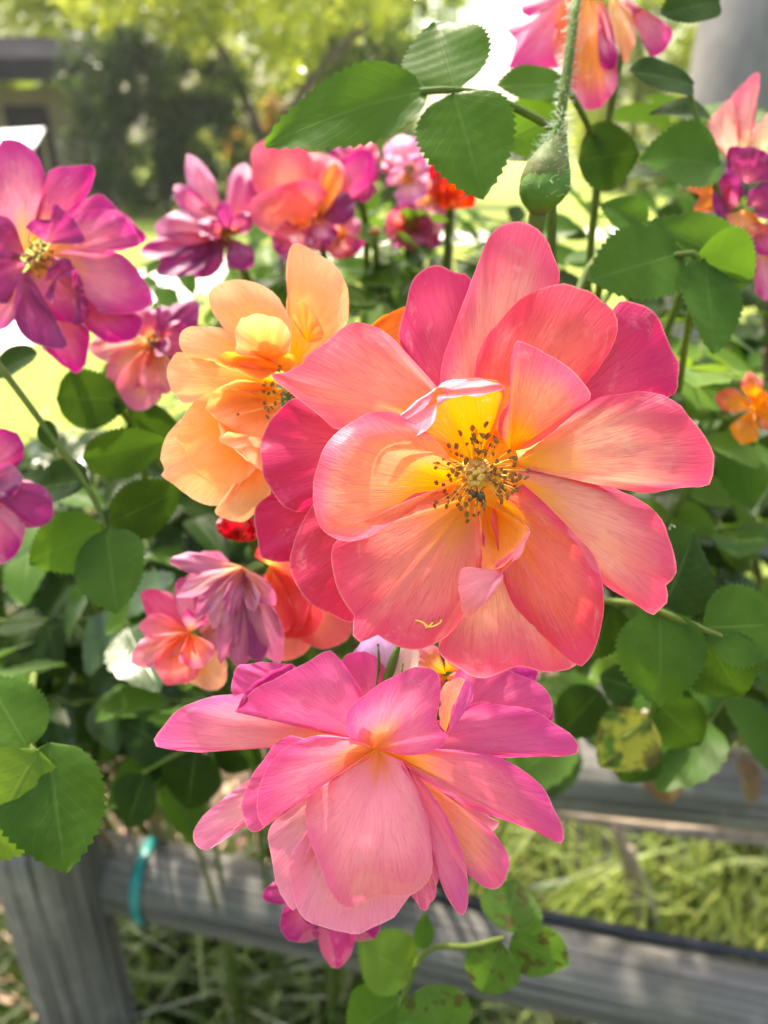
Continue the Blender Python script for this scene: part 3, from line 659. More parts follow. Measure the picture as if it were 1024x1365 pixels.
o_((540, 500, -40), [(420, 440), (320, 370), (278, 310), (265, 245), (300, 210), (368, 198), (450, 218), (512, 258), (552, 330), (566, 400), (560, 460)], z=-30, cup=8)
o_((520, 520, -40), [(420, 520), (230, 490), (165, 450), (158, 400), (185, 372), (240, 362), (310, 366), (362, 392), (440, 440), (510, 480)], z=-18, cup=10)
o_((520, 570, -45), [(450, 600), (300, 610), (185, 642), (140, 610), (115, 560), (112, 515), (130, 475), (165, 458), (280, 492), (430, 500)], z=-22, cup=8)
o_((500, 700, -45), [(400, 700), (250, 690), (190, 690), (150, 712), (105, 775), (88, 835), (105, 872), (92, 902), (135, 935), (205, 982), (290, 1010), (400, 975), (470, 920), (500, 800)], z=-35, cup=10)
o_((500, 720, -40), [(440, 860), (345, 970), (300, 1010), (284, 1035), (310, 1052), (375, 1068), (432, 1030), (486, 986), (490, 950), (510, 820)], z=-20, cup=6)
o_((500, 640, -38), [(400, 600), (290, 590), (225, 625), (180, 670), (148, 760), (162, 785), (188, 815), (212, 878), (285, 922), (385, 920), (460, 840), (500, 740)], ORD, z=-8, cup=8)
o_((530, 590, -38), [(470, 570), (380, 556), (295, 588), (256, 635), (258, 668), (300, 700), (370, 742), (440, 785), (510, 740)], ORD, z=10, cup=-8)
o_((520, 520, -38), [(450, 560), (360, 520), (292, 500), (300, 462), (370, 452), (470, 455), (560, 462), (580, 500), (560, 540)], ('f4983a', 'f5a04a', 'f4a85c'), z=-2, cup=-6)
o_((500, 490, -30), [(430, 472), (368, 465), (358, 425), (370, 342), (400, 328), (450, 320), (505, 330), (545, 362), (562, 405), (548, 445)], z=14, cup=-4)
o_((620, 420, -20), [(585, 380), (572, 330), (592, 276), (625, 290), (660, 345), (684, 400), (650, 420)], ('f49a36', 'f4985a', 'f29a60'), z=10)
o_((440, 770, 0), [[(320, 720), (345, 760), (380, 800), (440, 850), (480, 880)], [(270, 668, 10), (302, 722, 18), (306, 772, 22), (345, 792, 26), (395, 838, 28), (470, 892, 22)]], ('f59d34', 'f6a450', 'f8b888'), z=4, rip=2)
o_((470, 760, 0), [(330, 745), (300, 770), (355, 800), (420, 850), (468, 888), (476, 830), (440, 800), (400, 760)], ('f8b47c', 'f8b884', 'f8bc90'), z=26, rip=2)
stamens(rose2, [ZO([p])[0] for p in [(465, 572), (490, 575), (462, 600), (480, 605), (500, 600), (530, 606), (465, 640), (490, 655), (480, 665), (475, 690), (370, 680), (520, 508), (518, 520), (495, 570), (540, 640), (470, 655), (505, 640), (560, 590), (570, 620), (545, 560)]], 385, 535, DO, -24, 3.0, -12, 4, 5)
rose_stem(rose2, 385, 560, DO + .025, roots(2))

# ---- the pink rose below, seen from the side
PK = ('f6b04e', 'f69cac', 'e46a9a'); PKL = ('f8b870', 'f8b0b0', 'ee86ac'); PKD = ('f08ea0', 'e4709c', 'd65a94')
ZP = lambda pts: tz(pts, .6055, 180, 840)
DP = .212
rose3 = pixel_thing('rose', 500, 1000, DP + .01, 'bright pink rose with drooping petals hanging above the rail')
def p_(base, out, cols=PK, **k):
    b = ZP([base])[0]; rings = [ZP(x) for x in (out if isinstance(out[0], list) else [out])]; k.setdefault('rip', 4); return fan_petal(rose3, b, rings, DP, cols, **k)
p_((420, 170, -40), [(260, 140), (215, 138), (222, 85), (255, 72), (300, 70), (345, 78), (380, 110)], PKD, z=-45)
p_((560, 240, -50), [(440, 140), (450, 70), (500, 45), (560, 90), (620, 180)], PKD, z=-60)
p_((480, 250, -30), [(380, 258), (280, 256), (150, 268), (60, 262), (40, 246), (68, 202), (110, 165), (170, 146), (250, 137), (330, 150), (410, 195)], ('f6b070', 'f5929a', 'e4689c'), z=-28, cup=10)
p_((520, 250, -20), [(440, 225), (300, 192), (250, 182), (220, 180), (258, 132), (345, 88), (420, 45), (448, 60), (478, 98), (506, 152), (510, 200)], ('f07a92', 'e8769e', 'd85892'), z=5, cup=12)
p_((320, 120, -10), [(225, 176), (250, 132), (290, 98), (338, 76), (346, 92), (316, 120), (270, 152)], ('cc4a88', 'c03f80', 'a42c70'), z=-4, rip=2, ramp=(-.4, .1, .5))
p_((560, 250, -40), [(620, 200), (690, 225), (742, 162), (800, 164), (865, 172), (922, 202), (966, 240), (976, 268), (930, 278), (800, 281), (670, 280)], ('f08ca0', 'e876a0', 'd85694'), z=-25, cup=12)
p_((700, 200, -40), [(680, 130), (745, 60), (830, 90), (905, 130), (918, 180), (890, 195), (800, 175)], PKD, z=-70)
p_((684, 224, 14), [(668, 205, 10), (672, 165, 2), (678, 125, -6), (700, 108, -8), (722, 110, 0), (712, 140, 8), (698, 175, 14)], ('f5a050', 'f09a78', 'ee9080'), z=4, rip=1, vein='e88a70')
p_((690, 226, 14), [(697, 178, 16), (712, 142, 12), (724, 112, 4), (746, 116, 2), (742, 150, 8), (722, 190, 14), (704, 216, 16)], ('e878a8', 'e06aa6', 'dc64a4'), z=10, rip=1)
p_((525, 262, -18), [(470, 238), (460, 205), (475, 172), (522, 130), (590, 92), (640, 80), (668, 100), (673, 150), (664, 200), (678, 222), (690, 232), (668, 262), (605, 275), (560, 268)], ('f2a060', 'ec82a4', 'da5c92'), z=22, cup=14)
# lower, hanging petals from the back to the front
p_((440, 300, -40), [(330, 300), (240, 337), (192, 370), (150, 410), (128, 450), (140, 480), (165, 484), (212, 440), (262, 402), (330, 360)], PKL, z=-35)
p_((560, 300, -40), [(600, 380), (740, 440), (785, 445), (800, 420), (742, 394), (680, 340)], PKL, z=-40)
p_((600, 400, -40), [(570, 560), (610, 592), (630, 614), (645, 612), (668, 560), (660, 480)], PK, z=-25)
p_((530, 265, -22), [(430, 380), (350, 480), (346, 560), (368, 632), (420, 656), (486, 670), (522, 652), (570, 636), (592, 606), (640, 520), (600, 400)], ('f8b080', 'f8a6aa', 'ee8cac'), z=8, cup=12, rim=2)
p_((520, 268, -25), [(400, 330), (300, 430), (298, 500), (318, 582), (346, 616), (362, 590), (380, 480), (450, 360)], ('f8b88c', 'f8aeac', 'ee8cac'), z=0, cup=10)
p_((560, 275, -20), [(620, 300), (690, 365), (780, 440), (826, 500), (816, 550), (786, 571), (738, 540), (690, 470), (620, 370)], ('f7c04a', 'f6a088', 'e26494'), z=0, cup=-10, ramp=(.15, .55, .6))
p_((570, 275, -10), [(592, 300), (640, 400), (662, 500), (684, 588), (716, 628), (736, 602), (732, 535), (706, 450), (662, 372), (610, 305)], ('f7b540', 'f088a4', 'dc629a'), z=18, rip=3)
p_((540, 268, -15), [(490, 300), (405, 345), (377, 385), (384, 460), (410, 530), (440, 590), (476, 613), (532, 590), (602, 585), (640, 560), (658, 515), (650, 450), (630, 360), (595, 290)], ('f7b04a', 'f8a2ae', 'e876a2'), z=30, cup=34, edge=-24, rip=4, ramp=(-.05, .28, .62), rim=2)
p_((500, 262, -20), [(360, 240), (330, 234), (290, 272), (258, 325), (234, 385), (240, 420), (258, 445), (290, 430), (380, 330)], ('f5a09a', 'ee86a2', 'dc6496'), z=14, cup=8)
p_((528, 262, -10), [(515, 255), (470, 238), (400, 231), (342, 254), (300, 290), (274, 342), (270, 400), (286, 433), (330, 400), (402, 350), (480, 300)], ('f6a85a', 'f08aa4', 'dc6298'), z=36, cup=16, rip=3)
p_((545, 262, -12), [(590, 268), (700, 262), (800, 280), (862, 312), (902, 352), (925, 395), (942, 435), (938, 470), (880, 442), (820, 420), (745, 392), (640, 335)], ('f7aa4a', 'f07e94', 'dc5690'), z=16, cup=16, rip=3, edge=-8)
fan_petal(rose3, (506, 998, -34), [[(506 + 46 * math.cos(a), 998 + 40 * math.sin(a), -30) for a in np.linspace(0, 2 * math.pi, 21)]], DP, ('f2b040', 'f0a850', 'f0a060'), rip=1, name='receptacle')
rose_stem(rose3, 500, 985, DP + .025, roots(3))

# ---- magenta rose on the left, out of focus
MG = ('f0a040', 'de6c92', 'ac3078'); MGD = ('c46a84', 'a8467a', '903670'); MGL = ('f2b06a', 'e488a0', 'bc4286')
ZL = lambda pts: tz(pts, .293, 0, 160)
DL = .30
rose4 = pixel_thing('rose', 50, 345, DL + .01, 'magenta rose with yellow heart and dark curled inner petals, left of the orange rose')
for b, out, cols, z in [((200, 800, -40), [(190, 1040), (250, 1090), (352, 1152), (390, 1090), (412, 980), (380, 920), (300, 860)], MG, -40),
    ((120, 600, -30), [(60, 560), (-60, 520), (-60, 250), (0, 100), (60, 85), (122, 110), (180, 180), (206, 250), (190, 340), (140, 470)], MGL, -20),
    ((140, 560, -35), [(150, 470), (200, 380), (212, 240), (300, 215), (410, 204), (436, 236), (415, 300), (372, 372), (300, 460)], MG, -30),
    ((200, 620, -40), [(270, 520), (330, 440), (350, 380), (440, 335), (500, 370), (560, 420), (665, 550), (500, 600)], MG, -55),
    ((190, 620, -30), [(260, 520), (340, 432), (500, 404), (552, 430), (600, 490), (640, 560), (560, 592), (430, 610)], MGL, -14),
    ((200, 640, -35), [(340, 690), (392, 860), (430, 900), (600, 880), (652, 920), (602, 1000), (500, 1012), (420, 972), (340, 860)], MG, -30),
    ((200, 620, -30), [(330, 588), (450, 590), (552, 602), (622, 672), (680, 780), (690, 832), (600, 880), (500, 886), (430, 852), (340, 740)], MGL, -8),
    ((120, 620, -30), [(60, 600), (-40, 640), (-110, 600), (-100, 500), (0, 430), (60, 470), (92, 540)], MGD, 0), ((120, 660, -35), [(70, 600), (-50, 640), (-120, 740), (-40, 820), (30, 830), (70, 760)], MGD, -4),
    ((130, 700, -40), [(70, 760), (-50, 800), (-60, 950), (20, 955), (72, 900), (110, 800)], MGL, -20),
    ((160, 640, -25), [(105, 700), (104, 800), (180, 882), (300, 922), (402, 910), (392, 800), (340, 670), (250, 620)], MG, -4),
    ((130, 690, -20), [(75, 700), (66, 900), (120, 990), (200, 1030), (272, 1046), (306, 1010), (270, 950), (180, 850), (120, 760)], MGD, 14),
    ((210, 560, -10), [(115, 490), (150, 455), (232, 445), (236, 388), (262, 380), (320, 440), (370, 500), (386, 545), (345, 562), (270, 548)], MGD, 26),
    ((250, 720, -10), [(182, 742), (240, 660), (290, 628), (326, 640), (322, 700), (262, 722), (240, 832), (200, 800)], MGD, 26), ((330, 780, -10), [(325, 690), (350, 680), (390, 800), (380, 920), (330, 930)], MGD, 12)]:
    fan_petal(rose4, ZL([b])[0], [ZL(out)], DL, cols, z=z, cup=8, rip=4, N_=29, M_=14)
stamens(rose4, [(50 + 24 * math.sqrt(rnd.random()) * math.cos(a), 345 + 26 * math.sqrt(rnd.random()) * math.sin(a)) for a in np.linspace(0, 6.28 * 4, 42)], 50, 345, DL, -28, 3.0, -10, 8, 9)
rose_stem(rose4, 50, 360, DL + .02, roots(0))

# ---- the other roses, simpler
def simple_rose(name, cx, cy, D, petals, label, root, cat='rose', K=lambda p: p, stam=0, group=None, stem=True):
    fl = pixel_thing(name, cx, cy, D + .012, label, cat, group)
    for pt in petals:
        b, t, w, cols, z = pt[:5]; point = pt[5] if len(pt) > 5 else .4
        b2 = K([b])[0]
        if isinstance(t, list): rim = K(t)
        else:
            t2 = K([t])[0]; sc_ = abs(K([(1, 0)])[0][0] - K([(0, 0)])[0][0]) if K is not None else 1
            rim = tp(b2, t2, w * sc_, point, bend=rnd.uniform(-3, 3))
        fan_petal(fl, (b2[0], b2[1], -30 + rnd.uniform(-6, 6)), [rim], D, cols, z=z, cup=rnd.uniform(4, 14), rip=5, N_=25, M_=12)
    if stam: stamens(fl, [(cx + stam * math.sqrt(rnd.random()) * math.cos(a), cy + stam * math.sqrt(rnd.random()) * math.sin(a)) for a in np.linspace(0, 19, 24)], cx, cy, D, -28, 2.6, -14, 4, cx)
    if stem: rose_stem(fl, cx, cy + 8, D + .018, root)
    return fl
Z3 = lambda pts: tz(pts, .449, 180, 180)
c = (275, 300)
simple_rose('rose', 302, 312, .40, [(c, (330, 80), 90, MG, -30), (c, (155, 55), 80, MGL, -20), (c, (112, 150), 70, MGL, -20), (c, (58, 275), 110, MGL, -10), (c, (15, 350), 80, MG, -8), (c, (65, 410), 90, MGD, 0), (c, (175, 420), 100, MGD, 0),
    (c, (345, 395), 90, MGD, 4), (c, (265, 195), 55, MGD, 14), (c, (185, 265), 70, MG, 12), (c, (345, 230), 60, MG, 6)], 'pink and magenta rose with pointed star petals in front of the lawn', roots(1), K=Z3, stam=10)
CO2 = ('f6a050', 'f08478', 'e0607c')
simple_rose('rose', 412, 262, .40, [((540, 260), (700, 40), 110, MG, -40), ((540, 280), (640, 170), 120, MGD, -20), ((500, 260), (575, 60), 190, CO2, -26, 0), ((500, 280), [(470, 200), (380, 190), (342, 120), (345, 40), (400, 8), (470, 20), (530, 70), (550, 150)], 0, CO2, -10),
    ((500, 300), [(560, 260), (420, 300), (350, 260), (345, 190), (420, 150), (520, 130), (570, 170)], 0, CO2, 6), ((520, 300), (400, 310), 120, MG, -6), ((500, 260), (480, 330), 150, CO2, 8, 0), ((540, 240), (560, 330), 110, MG, 0), ((540, 260), (600, 80), 70, ('f6a040', 'f39a50', 'ee8060'), 0)],
    'rounded coral rose just under the big green leaf', roots(2), K=Z3)
LIL = ('f8c070', 'f0a0b0', 'd070b0')
simple_rose('rose', 545, 225, .46, [((810, 130), (780, 0), 120, LIL, -30), ((800, 140), (760, 110), 90, LIL, 0), ((800, 140), (860, 60), 80, LIL, -10), ((800, 130), (745, 60), 80, MGL, -20), ((810, 120), (830, 200), 110, LIL, 4)], 'small faded lilac pink rose beside the red bud', roots(3), K=Z3, stam=6)
simple_rose('rose', 500, 310, .47, [((610, 290), (520, 330), 70, MG, 0), ((610, 290), (560, 260), 70, LIL, -10), ((610, 290), (650, 360), 90, MG, 0), ((610, 290), (600, 370), 80, CO2, 6), ((610, 290), (660, 250), 80, MGL, -10), ((610, 290), (590, 240), 60, MG, -14)], 'small pink rose between stems under the coral rose', roots(4), K=Z3, stam=6)
simple_rose('rose', 545, 300, .50, [((820, 270), (740, 260), 90, CO2, 0), ((820, 270), (790, 200), 80, MG, -10), ((820, 270), (880, 260), 90, MG, 0), ((820, 270), (830, 340), 90, MGL, 6), ((820, 270), (760, 320), 80, LIL, 4), ((820, 270), (900, 330), 80, MG, 0)], 'dim pink and orange rose deep behind the red bud', roots(5), K=Z3, stam=6)
c = (660, 110)
simple_rose('rose', 478, 222, .43, [(c, (590, 40), 90, MG, -20), (c, (700, 20), 90, CO2, -14), (c, (730, 100), 80, MG, -10), (c, (680, 200), 90, MG, 0), (c, (600, 170), 90, CO2, 4), (c, (650, 60), 70, LIL, 8)], 'small magenta and coral rose squeezed behind the rounded coral rose', roots(3), K=Z3, stam=6)
c = (870, 190)
simple_rose('rose', 578, 262, .52, [(c, (800, 110), 100, LIL, -20), (c, (900, 110), 100, MGL, -20), (c, (960, 200), 100, LIL, -8), (c, (900, 290), 110, MG, 0), (c, (800, 260), 110, LIL, 4)], 'soft pink rose half hidden behind the red bud', roots(4), K=Z3, stam=6)
RED = ('f08030', 'e2502a', 'c82a2c')
simple_rose('rose_bud', 605, 250, .44, [((910, 215), (885, 70), 50, ('d83030', 'c82030', 'a81828'), -6), ((920, 218), (1000, 150), 90, RED, -14, .2), ((915, 220), (930, 95), 100, RED, 0, .2), ((920, 220), (965, 110), 90, RED, 6, .2), ((915, 220), (900, 120), 70, RED, 8, .2)], 'orange red half open rose bud under the green leaves', roots(5), 'rose bud', K=Z3)
Z6 = lambda pts: tz(pts, .254, 660, 0)
OR3 = ('f5a030', 'f0963c', 'e8706a')
simple_rose('rose', 785, 5, .33, [((450, -60), [(300, -60), (130, 40), (182, 100), (55, 160), (112, 212), (78, 330), (90, 362), (360, 345), (420, 200)], 0, ('f4a060', 'ee84a0', 'd95094'), -16), ((480, -60), [(400, 60), (390, 300), (400, 500), (436, 566), (500, 572), (562, 558), (640, 440), (600, 250), (560, 60)], 0, ('f5a02c', 'f2964a', 'dd5080'), 4),
    ((540, -40), [(555, 90), (540, 250), (570, 372), (640, 330), (632, 220), (600, 80)], 0, MG, 12), ((600, -40), [(590, 80), (640, 250), (690, 330), (740, 200), (720, 60)], 0, ('f6c060', 'f5b878', 'f0a080'), -6), ((640, -40), [(690, 310), (730, 140), (780, 70), (870, 110), (932, 165), (882, 270), (820, 300)], 0, MGL, -14),
    ((420, -60), [(330, 60), (300, 250), (340, 360), (400, 380), (430, 200), (420, 40)], 0, OR3, -2), ((480, -60), (300, -250), 300, OR3, -20), ((500, -60), (640, -240), 300, MGL, -20)], 'drooping pink and orange rose beside the hairy stem', roots(6), K=Z6)
Z5 = lambda pts: tz(pts, .249, 900, 80)
simple_rose('rose', 985, 270, .33, [((370, 560), [(310, 330), (300, 210), (380, 110), (432, 64), (452, 90), (440, 220), (425, 345), (400, 440)], 0, ('f8c080', 'f2a8a8', 'e87890'), -20), ((330, 600), [(250, 470), (165, 362), (280, 215), (345, 270), (350, 400)], 0, ('f8d0a0', 'f6b8a8', 'f2a0a0'), -14),
    ((430, 600), [(400, 450), (420, 370), (500, 290), (580, 290), (560, 440), (480, 520)], 0, ('fbd070', 'f8d8b0', 'f4c0b0'), -10), ((380, 660), [(270, 600), (280, 480), (360, 465), (470, 480), (560, 560), (540, 640)], 0, MGD, 0), ((260, 740), [(200, 820), (95, 800), (130, 720), (60, 682), (160, 632), (235, 608), (300, 660)], 0, ('f5a040', 'f09a58', 'e08060'), -10),
    ((330, 780), [(280, 830), (230, 855), (200, 760), (200, 690), (240, 620), (300, 600), (352, 640), (370, 720)], 0, MGD, 12), ((420, 780), [(370, 790), (400, 700), (520, 645), (600, 750), (560, 860), (440, 845)], 0, MGD, 14), ((360, 800), [(270, 830), (290, 900), (370, 960), (480, 900), (430, 820)], 0, OR3, 8),
    ((420, 860), [(352, 920), (420, 880), (560, 900), (600, 1040), (500, 1060), (420, 1010)], 0, MG, 16), ((460, 960), [(430, 1080), (430, 1200), (450, 1268), (520, 1280), (580, 1180), (540, 1040)], 0, MGL, -4)], 'crumpled magenta and orange rose against the grey trunk', roots(6), K=Z5)
PY = ('f5b04a', 'f0a088', 'e07894')
ZL2 = ZL; c = (690, 1010)
simple_rose('rose', 205, 455, .34, [(c, (620, 850), 150, MG, -30), (c, (800, 860), 140, MGD, -26), (c, (900, 830), 150, MGD, -34), (c, (400, 1040), 150, ('f5c080', 'f2a8a0', 'e88a9c'), -10), (c, (500, 1210), 200, PY, 0), (c, (620, 1330), 210, PY, 8), (c, (760, 1250), 180, PY, 4), (c, (880, 1000), 180, MG, -14), (c, (760, 1060), 90, MGD, 10)], 'peach and pink rose tucked under the magenta rose', roots(1), K=ZL, stam=10)
Z1 = lambda pts: pts
simple_rose('rose', -30, 650, .29, [((-30, 640), (72, 692), 62, MGD, -10), ((-30, 640), (22, 575), 60, MG, -20), ((-30, 650), (8, 750), 80, MG, 0), ((-30, 640), (30, 640), 50, MGD, 8), ((-30, 640), (-90, 600), 80, MG, 0), ((-30, 640), (-60, 720), 80, MG, 0)], 'magenta rose with only its dark petal tips inside the frame', roots(0), K=Z1)
Z4 = lambda pts: tz(pts, .332, 160, 690)
PUR = ('ecb888', 'd48eac', 'b4628e'); PUL = ('f4c898', 'e8b0b4', 'cc86a8'); c = (490, 195)
simple_rose('rose', 325, 758, .27, [(c, (640, 590), 130, PUR, -16, .5), (c, (480, 610), 130, PUR, -10, .5), (c, (560, 590), 120, ('d890a0', 'b05c90', '984884'), -4, .5), (c, (400, 590), 90, PUR, -8, .6), (c, (195, 168), 85, PUR, -20, .7), (c, (225, 320), 80, PUL, 0, .8), (c, (300, 410), 80, PUR, 4, .7), (c, (370, 450), 110, PUL, 12, .7), (c, (440, 400), 80, PUR, 16, .7), (c, (540, 380), 70, PUL, 10, .7), (c, (620, 350), 90, ('f2c090', 'e0a0a0', 'c870a0'), 4, .6)], 'wilting purple rose with narrow drooping petals', roots(2), K=Z4)
c = (470, 330)
simple_rose('rose', 316, 800, .31, [(c, (260, 250), 170, ('f6c0a0', 'f0a0b0', 'dd789c'), -16, .2), (c, (330, 140), 150, ('f6c0a0', 'ee98ae', 'd8709c'), -24, .2), (c, (560, 560), 190, ('f6c0a0', 'ee94a4', 'd8688c'), -16, .1), (c, (380, 560), 180, ('f6c0a0', 'eaa0b4', 'cc74a4'), -12, .1), (c, (640, 300), 170, ('f8c090', 'f2988c', 'e4707c'), -20, .1), (c, (250, 430), 160, ('f6c0a0', 'f0a4b0', 'e0809c'), -8, .2)], 'pale pink rose spread out behind the wilting purple one', roots(2), K=Z4)
CO3 = ('f8c070', 'f27868', 'e2505e')
c = (600, 190)
simple_rose('rose', 375, 760, .285, [(c, [(545, 160), (560, 100), (640, 90), (740, 200), (760, 330), (720, 450), (620, 440), (560, 300)], 0, CO3, -4), (c, (760, 480), 240, CO3, 4, .1), (c, (700, 570), 240, ('f8c090', 'f39a88', 'ea7a80'), -10, .1), (c, (900, 500), 260, ('f8b080', 'f09080', 'e87078'), -20, .1), (c, (640, 470), 150, CO3, 10, .1)], 'coral rose squeezed between the purple rose and the large coral rose', roots(3), K=Z4)
c = (280, 460)
simple_rose('rose', 252, 845, .285, [(c, (90, 300), 130, ('f07a90', 'ea6a8c', 'dd5080'), -24), (c, (250, 240), 100, MGL, -26), (c, (75, 430), 120, ('f8a060', 'f6908c', 'ee7896'), -6), (c, (50, 585), 130, ('f8a860', 'f6a098', 'f08aa0'), 0), (c, (190, 670), 190, ('f8a030', 'f68868', 'ee7080'), 8), (c, (330, 600), 150, ('f8a030', 'f4906a', 'ee80a0'), 12), (c, (300, 370), 110, MGL, 0), (c, (270, 670), 160, ('fac090', 'f8c8a0', 'f6c8a4'), -14), (c, (400, 690), 170, ('fac080', 'f8c898', 'f4b098'), -20)], 'bright coral rose facing away beside the purple wilting rose', roots(1), K=Z4)
simple_rose('rose_bud', 312, 708, .27, [((318, 722), (292, 690), 30, ('c81428', 'b81026', '980c22'), 0, .2), ((318, 722), (330, 688), 34, ('d02030', 'c01428', 'a01022'), 4, .2), ((318, 722), (308, 692), 40, ('b80f24', 'a80c20', '900a1c'), 10, .2), ((318, 722), (342, 704), 26, ('d83a30', 'c82028', 'a81024'), 0, .2)], 'small deep red rose bud under the orange rose', roots(2), 'rose bud', K=Z1)
ZB = lambda pts: tz(pts, .3125, 460, 820)
simple_rose('rose', 625, 905, .245, [((430, 250), (300, 150), 150, ('f6b040', 'f0a070', 'e890a8'), -10), ((440, 260), (890, 440), 200, MG, -24, .2), ((440, 260), (820, 250), 210, ('f0a0a0', 'e064a8', 'c83c98'), -30, .1), ((430, 240), (520, 150), 160, ('f6b040', 'f4a080', 'f090a0'), -14), ((440, 260), (700, 330), 160, MG, -10), ((430, 260), (330, 330), 140, MG, 0), ((430, 260), (700, 560), 150, MG, -10)], 'magenta rose showing between the large coral rose and the pink rose', roots(3), K=ZB, stam=8)
simple_rose('rose', 440, 1190, .27, [((440, 1170), (350, 1195), 40, MG, -20), ((440, 1180), (385, 1255), 60, MG, -10), ((440, 1180), (450, 1290), 50, ('e8709a', 'dc5090', 'cc3c84'), 0), ((440, 1180), (500, 1250), 60, MG, -10), ((440, 1170), (420, 1240), 60, MG, 6), ((440, 1160), (520, 1180), 60, MG, -16)], 'pink rose mostly hidden behind the drooping petals, above the rail', roots(3), K=Z1)
simple_rose('rose', 1010, 545, .36, [((1005, 545), (955, 528), 34, OR3, 0), ((1005, 545), (985, 590), 40, ('f6a030', 'f4a040', 'ee9038'), 4), ((1005, 540), (1000, 495), 30, OR3, -10), ((1005, 545), (1040, 560), 44, OR3, 0), ((1005, 545), (1020, 520), 40, ('f6a030', 'f4a040', 'ee9038'), 6)], 'small orange rose among the leaves right of the coral rose', roots(6), K=Z1)

# ---- pale spent flower cup with green sepals, between the two big roses
cal = pixel_thing('rose_calyx', 510, 905, .228, 'pale lilac closed rose with slim green sepals below the coral rose', 'rose bud')
for t, w, cols, z in [((500, 845), 60, ('e8e0c8', 'dccadc', 'c8a8d8'), 0), ((545, 850), 50, ('ece4c8', 'eadccc', 'e8d8d0'), -8), ((478, 860), 40, ('e0d8d0', 'd8c0dc', 'c0a0d0'), -6), ((525, 842), 60, ('ece6cc', 'e8dcd0', 'd8c8d8'), -14)]:
    fan_petal(cal, (512, 930, -20), [tp((512, 930), t, w, .1)], .228, cols, z=z, cup=12, rip=2, N_=21, M_=10)
def sepal(fl, pts, D, w, name='sepal'):
    ps = crom([p for p in pts], 14); u = D / FPX; v, f, uv = [], [], []
    for i, p in enumerate(ps):
        a = ps[min(i + 1, 13)] - ps[max(i - 1, 0)]; nrm = np.array([-a[1], a[0]]) / (np.hypot(a[0], a[1]) + 1e-9); k = w * (math.sin(math.pi * (.12 + .88 * (i / 13))) ** .7 + .05)
        for s in (-1, 0, 1): v.append(P(p[0] + nrm[0] * k * s, p[1] + nrm[1] * k * s, D - (p[2] + (3 if s == 0 else 0)) * u) - fl.location); uv.append((s * .5 + .5, i / 13))
    for i in range(13):
        for j in range(2): f.append((i * 3 + j, i * 3 + j + 1, i * 3 + 4 + j, i * 3 + 3 + j))
    o = link(name, mesh(name, v, f, uv), fl, M_SEPAL); md = o.modifiers.new('t', 'SOLIDIFY'); md.thickness = .0004; return o
sepal(cal, [(508, 930, 16), (518, 900, 18), (528, 870, 16), (535, 850, 10)], .228, 6); sepal(cal, [(500, 925, 16), (505, 890, 16), (504, 858, 12)], .228, 2.2); sepal(cal, [(530, 925, 14), (535, 900, 14), (537, 884, 10)], .228, 1.6); sepal(cal, [(488, 925, 10), (487, 910, 10), (486, 900, 8)], .228, 1.8)
rose_stem(cal, 512, 928, .232, roots(3))

# ------------------------------------------------------------------ hairy bud and its stalks
DB = .262; ub = DB / FPX
bud = pixel_thing('rose_bud', 722, 275, DB, 'closed green rose bud with hairy pointed sepals above the coral rose', 'rose bud')
BT, BR = [0, .1, .22, .38, .55, .72, .88, 1], [17, 29, 33, 28, 19.5, 11, 4.5, 1.0]
def lathe(pts, rad, seg, seed=0):
    return tube_data(pts, rad, seg, 26)
v, f, uv = lathe([P(x, y, DB) - bud.location for x, y in [(718, 285), (719, 272), (721, 258), (725, 240), (732, 218), (740, 195), (748, 168)]], [k * ub for k in (11, 25, 31, 29, 21, 12, 2)], 22)
link('bud_body', mesh('bud_body', v, f, uv), bud, M_BUD)
for a0, tipx, tipy in [(-.9, 753, 142), (.15, 750, 150), (1.1, 756, 156), (2.4, 748, 160), (3.7, 745, 165)]:
    vv, ff, uu = [], [], []
    for i in range(15):
        t = i / 14; cy = 278 + (tipy - 278) * t; cx = 719 + (tipx - 719) * (t ** 1.1); rad = 33.5 * math.sin(math.pi * min(1, .16 + .80 * (1 - (1 - t) ** 1.0))) ** .9 if t < .97 else 1.5
        rad = np.interp(t, BT, BR); hw = np.interp(t, [0, .2, .5, .8, 1], [.62, .66, .60, .5, .3])
        for s in (-1, -.5, 0, .5, 1):
            an = a0 + s * hw; lift = (2.6 * (1 - abs(s)) ** .6 + .6) * rad / 33; 
            vv.append(P(cx + math.sin(an) * (rad + lift), cy, DB - math.cos(an) * (rad + lift) * ub) - bud.location); uu.append((s * .5 + .5, t))
    for i in range(14):
        for j in range(4): ff.append((i * 5 + j, i * 5 + j + 1, i * 5 + 6 + j, i * 5 + 5 + j))
    link('sepal', mesh('sepal', vv, ff, uu), bud, M_SEPAL)
hv, hf = [], []
q = random.Random(4)
def hair(a, d, L, r, tgt):
    v, f, uv = tube_data([a, a + d * L * .5 + Vector((q.uniform(-1, 1), q.uniform(-1, 1), q.uniform(-1, 1))) * L * .12, a + d * L], [r, r * .8, r * .3], 3, 4, False); b = len(tgt[0])
    tgt[0].extend(v); tgt[1].extend([tuple(b + k for k in t) for t in f])
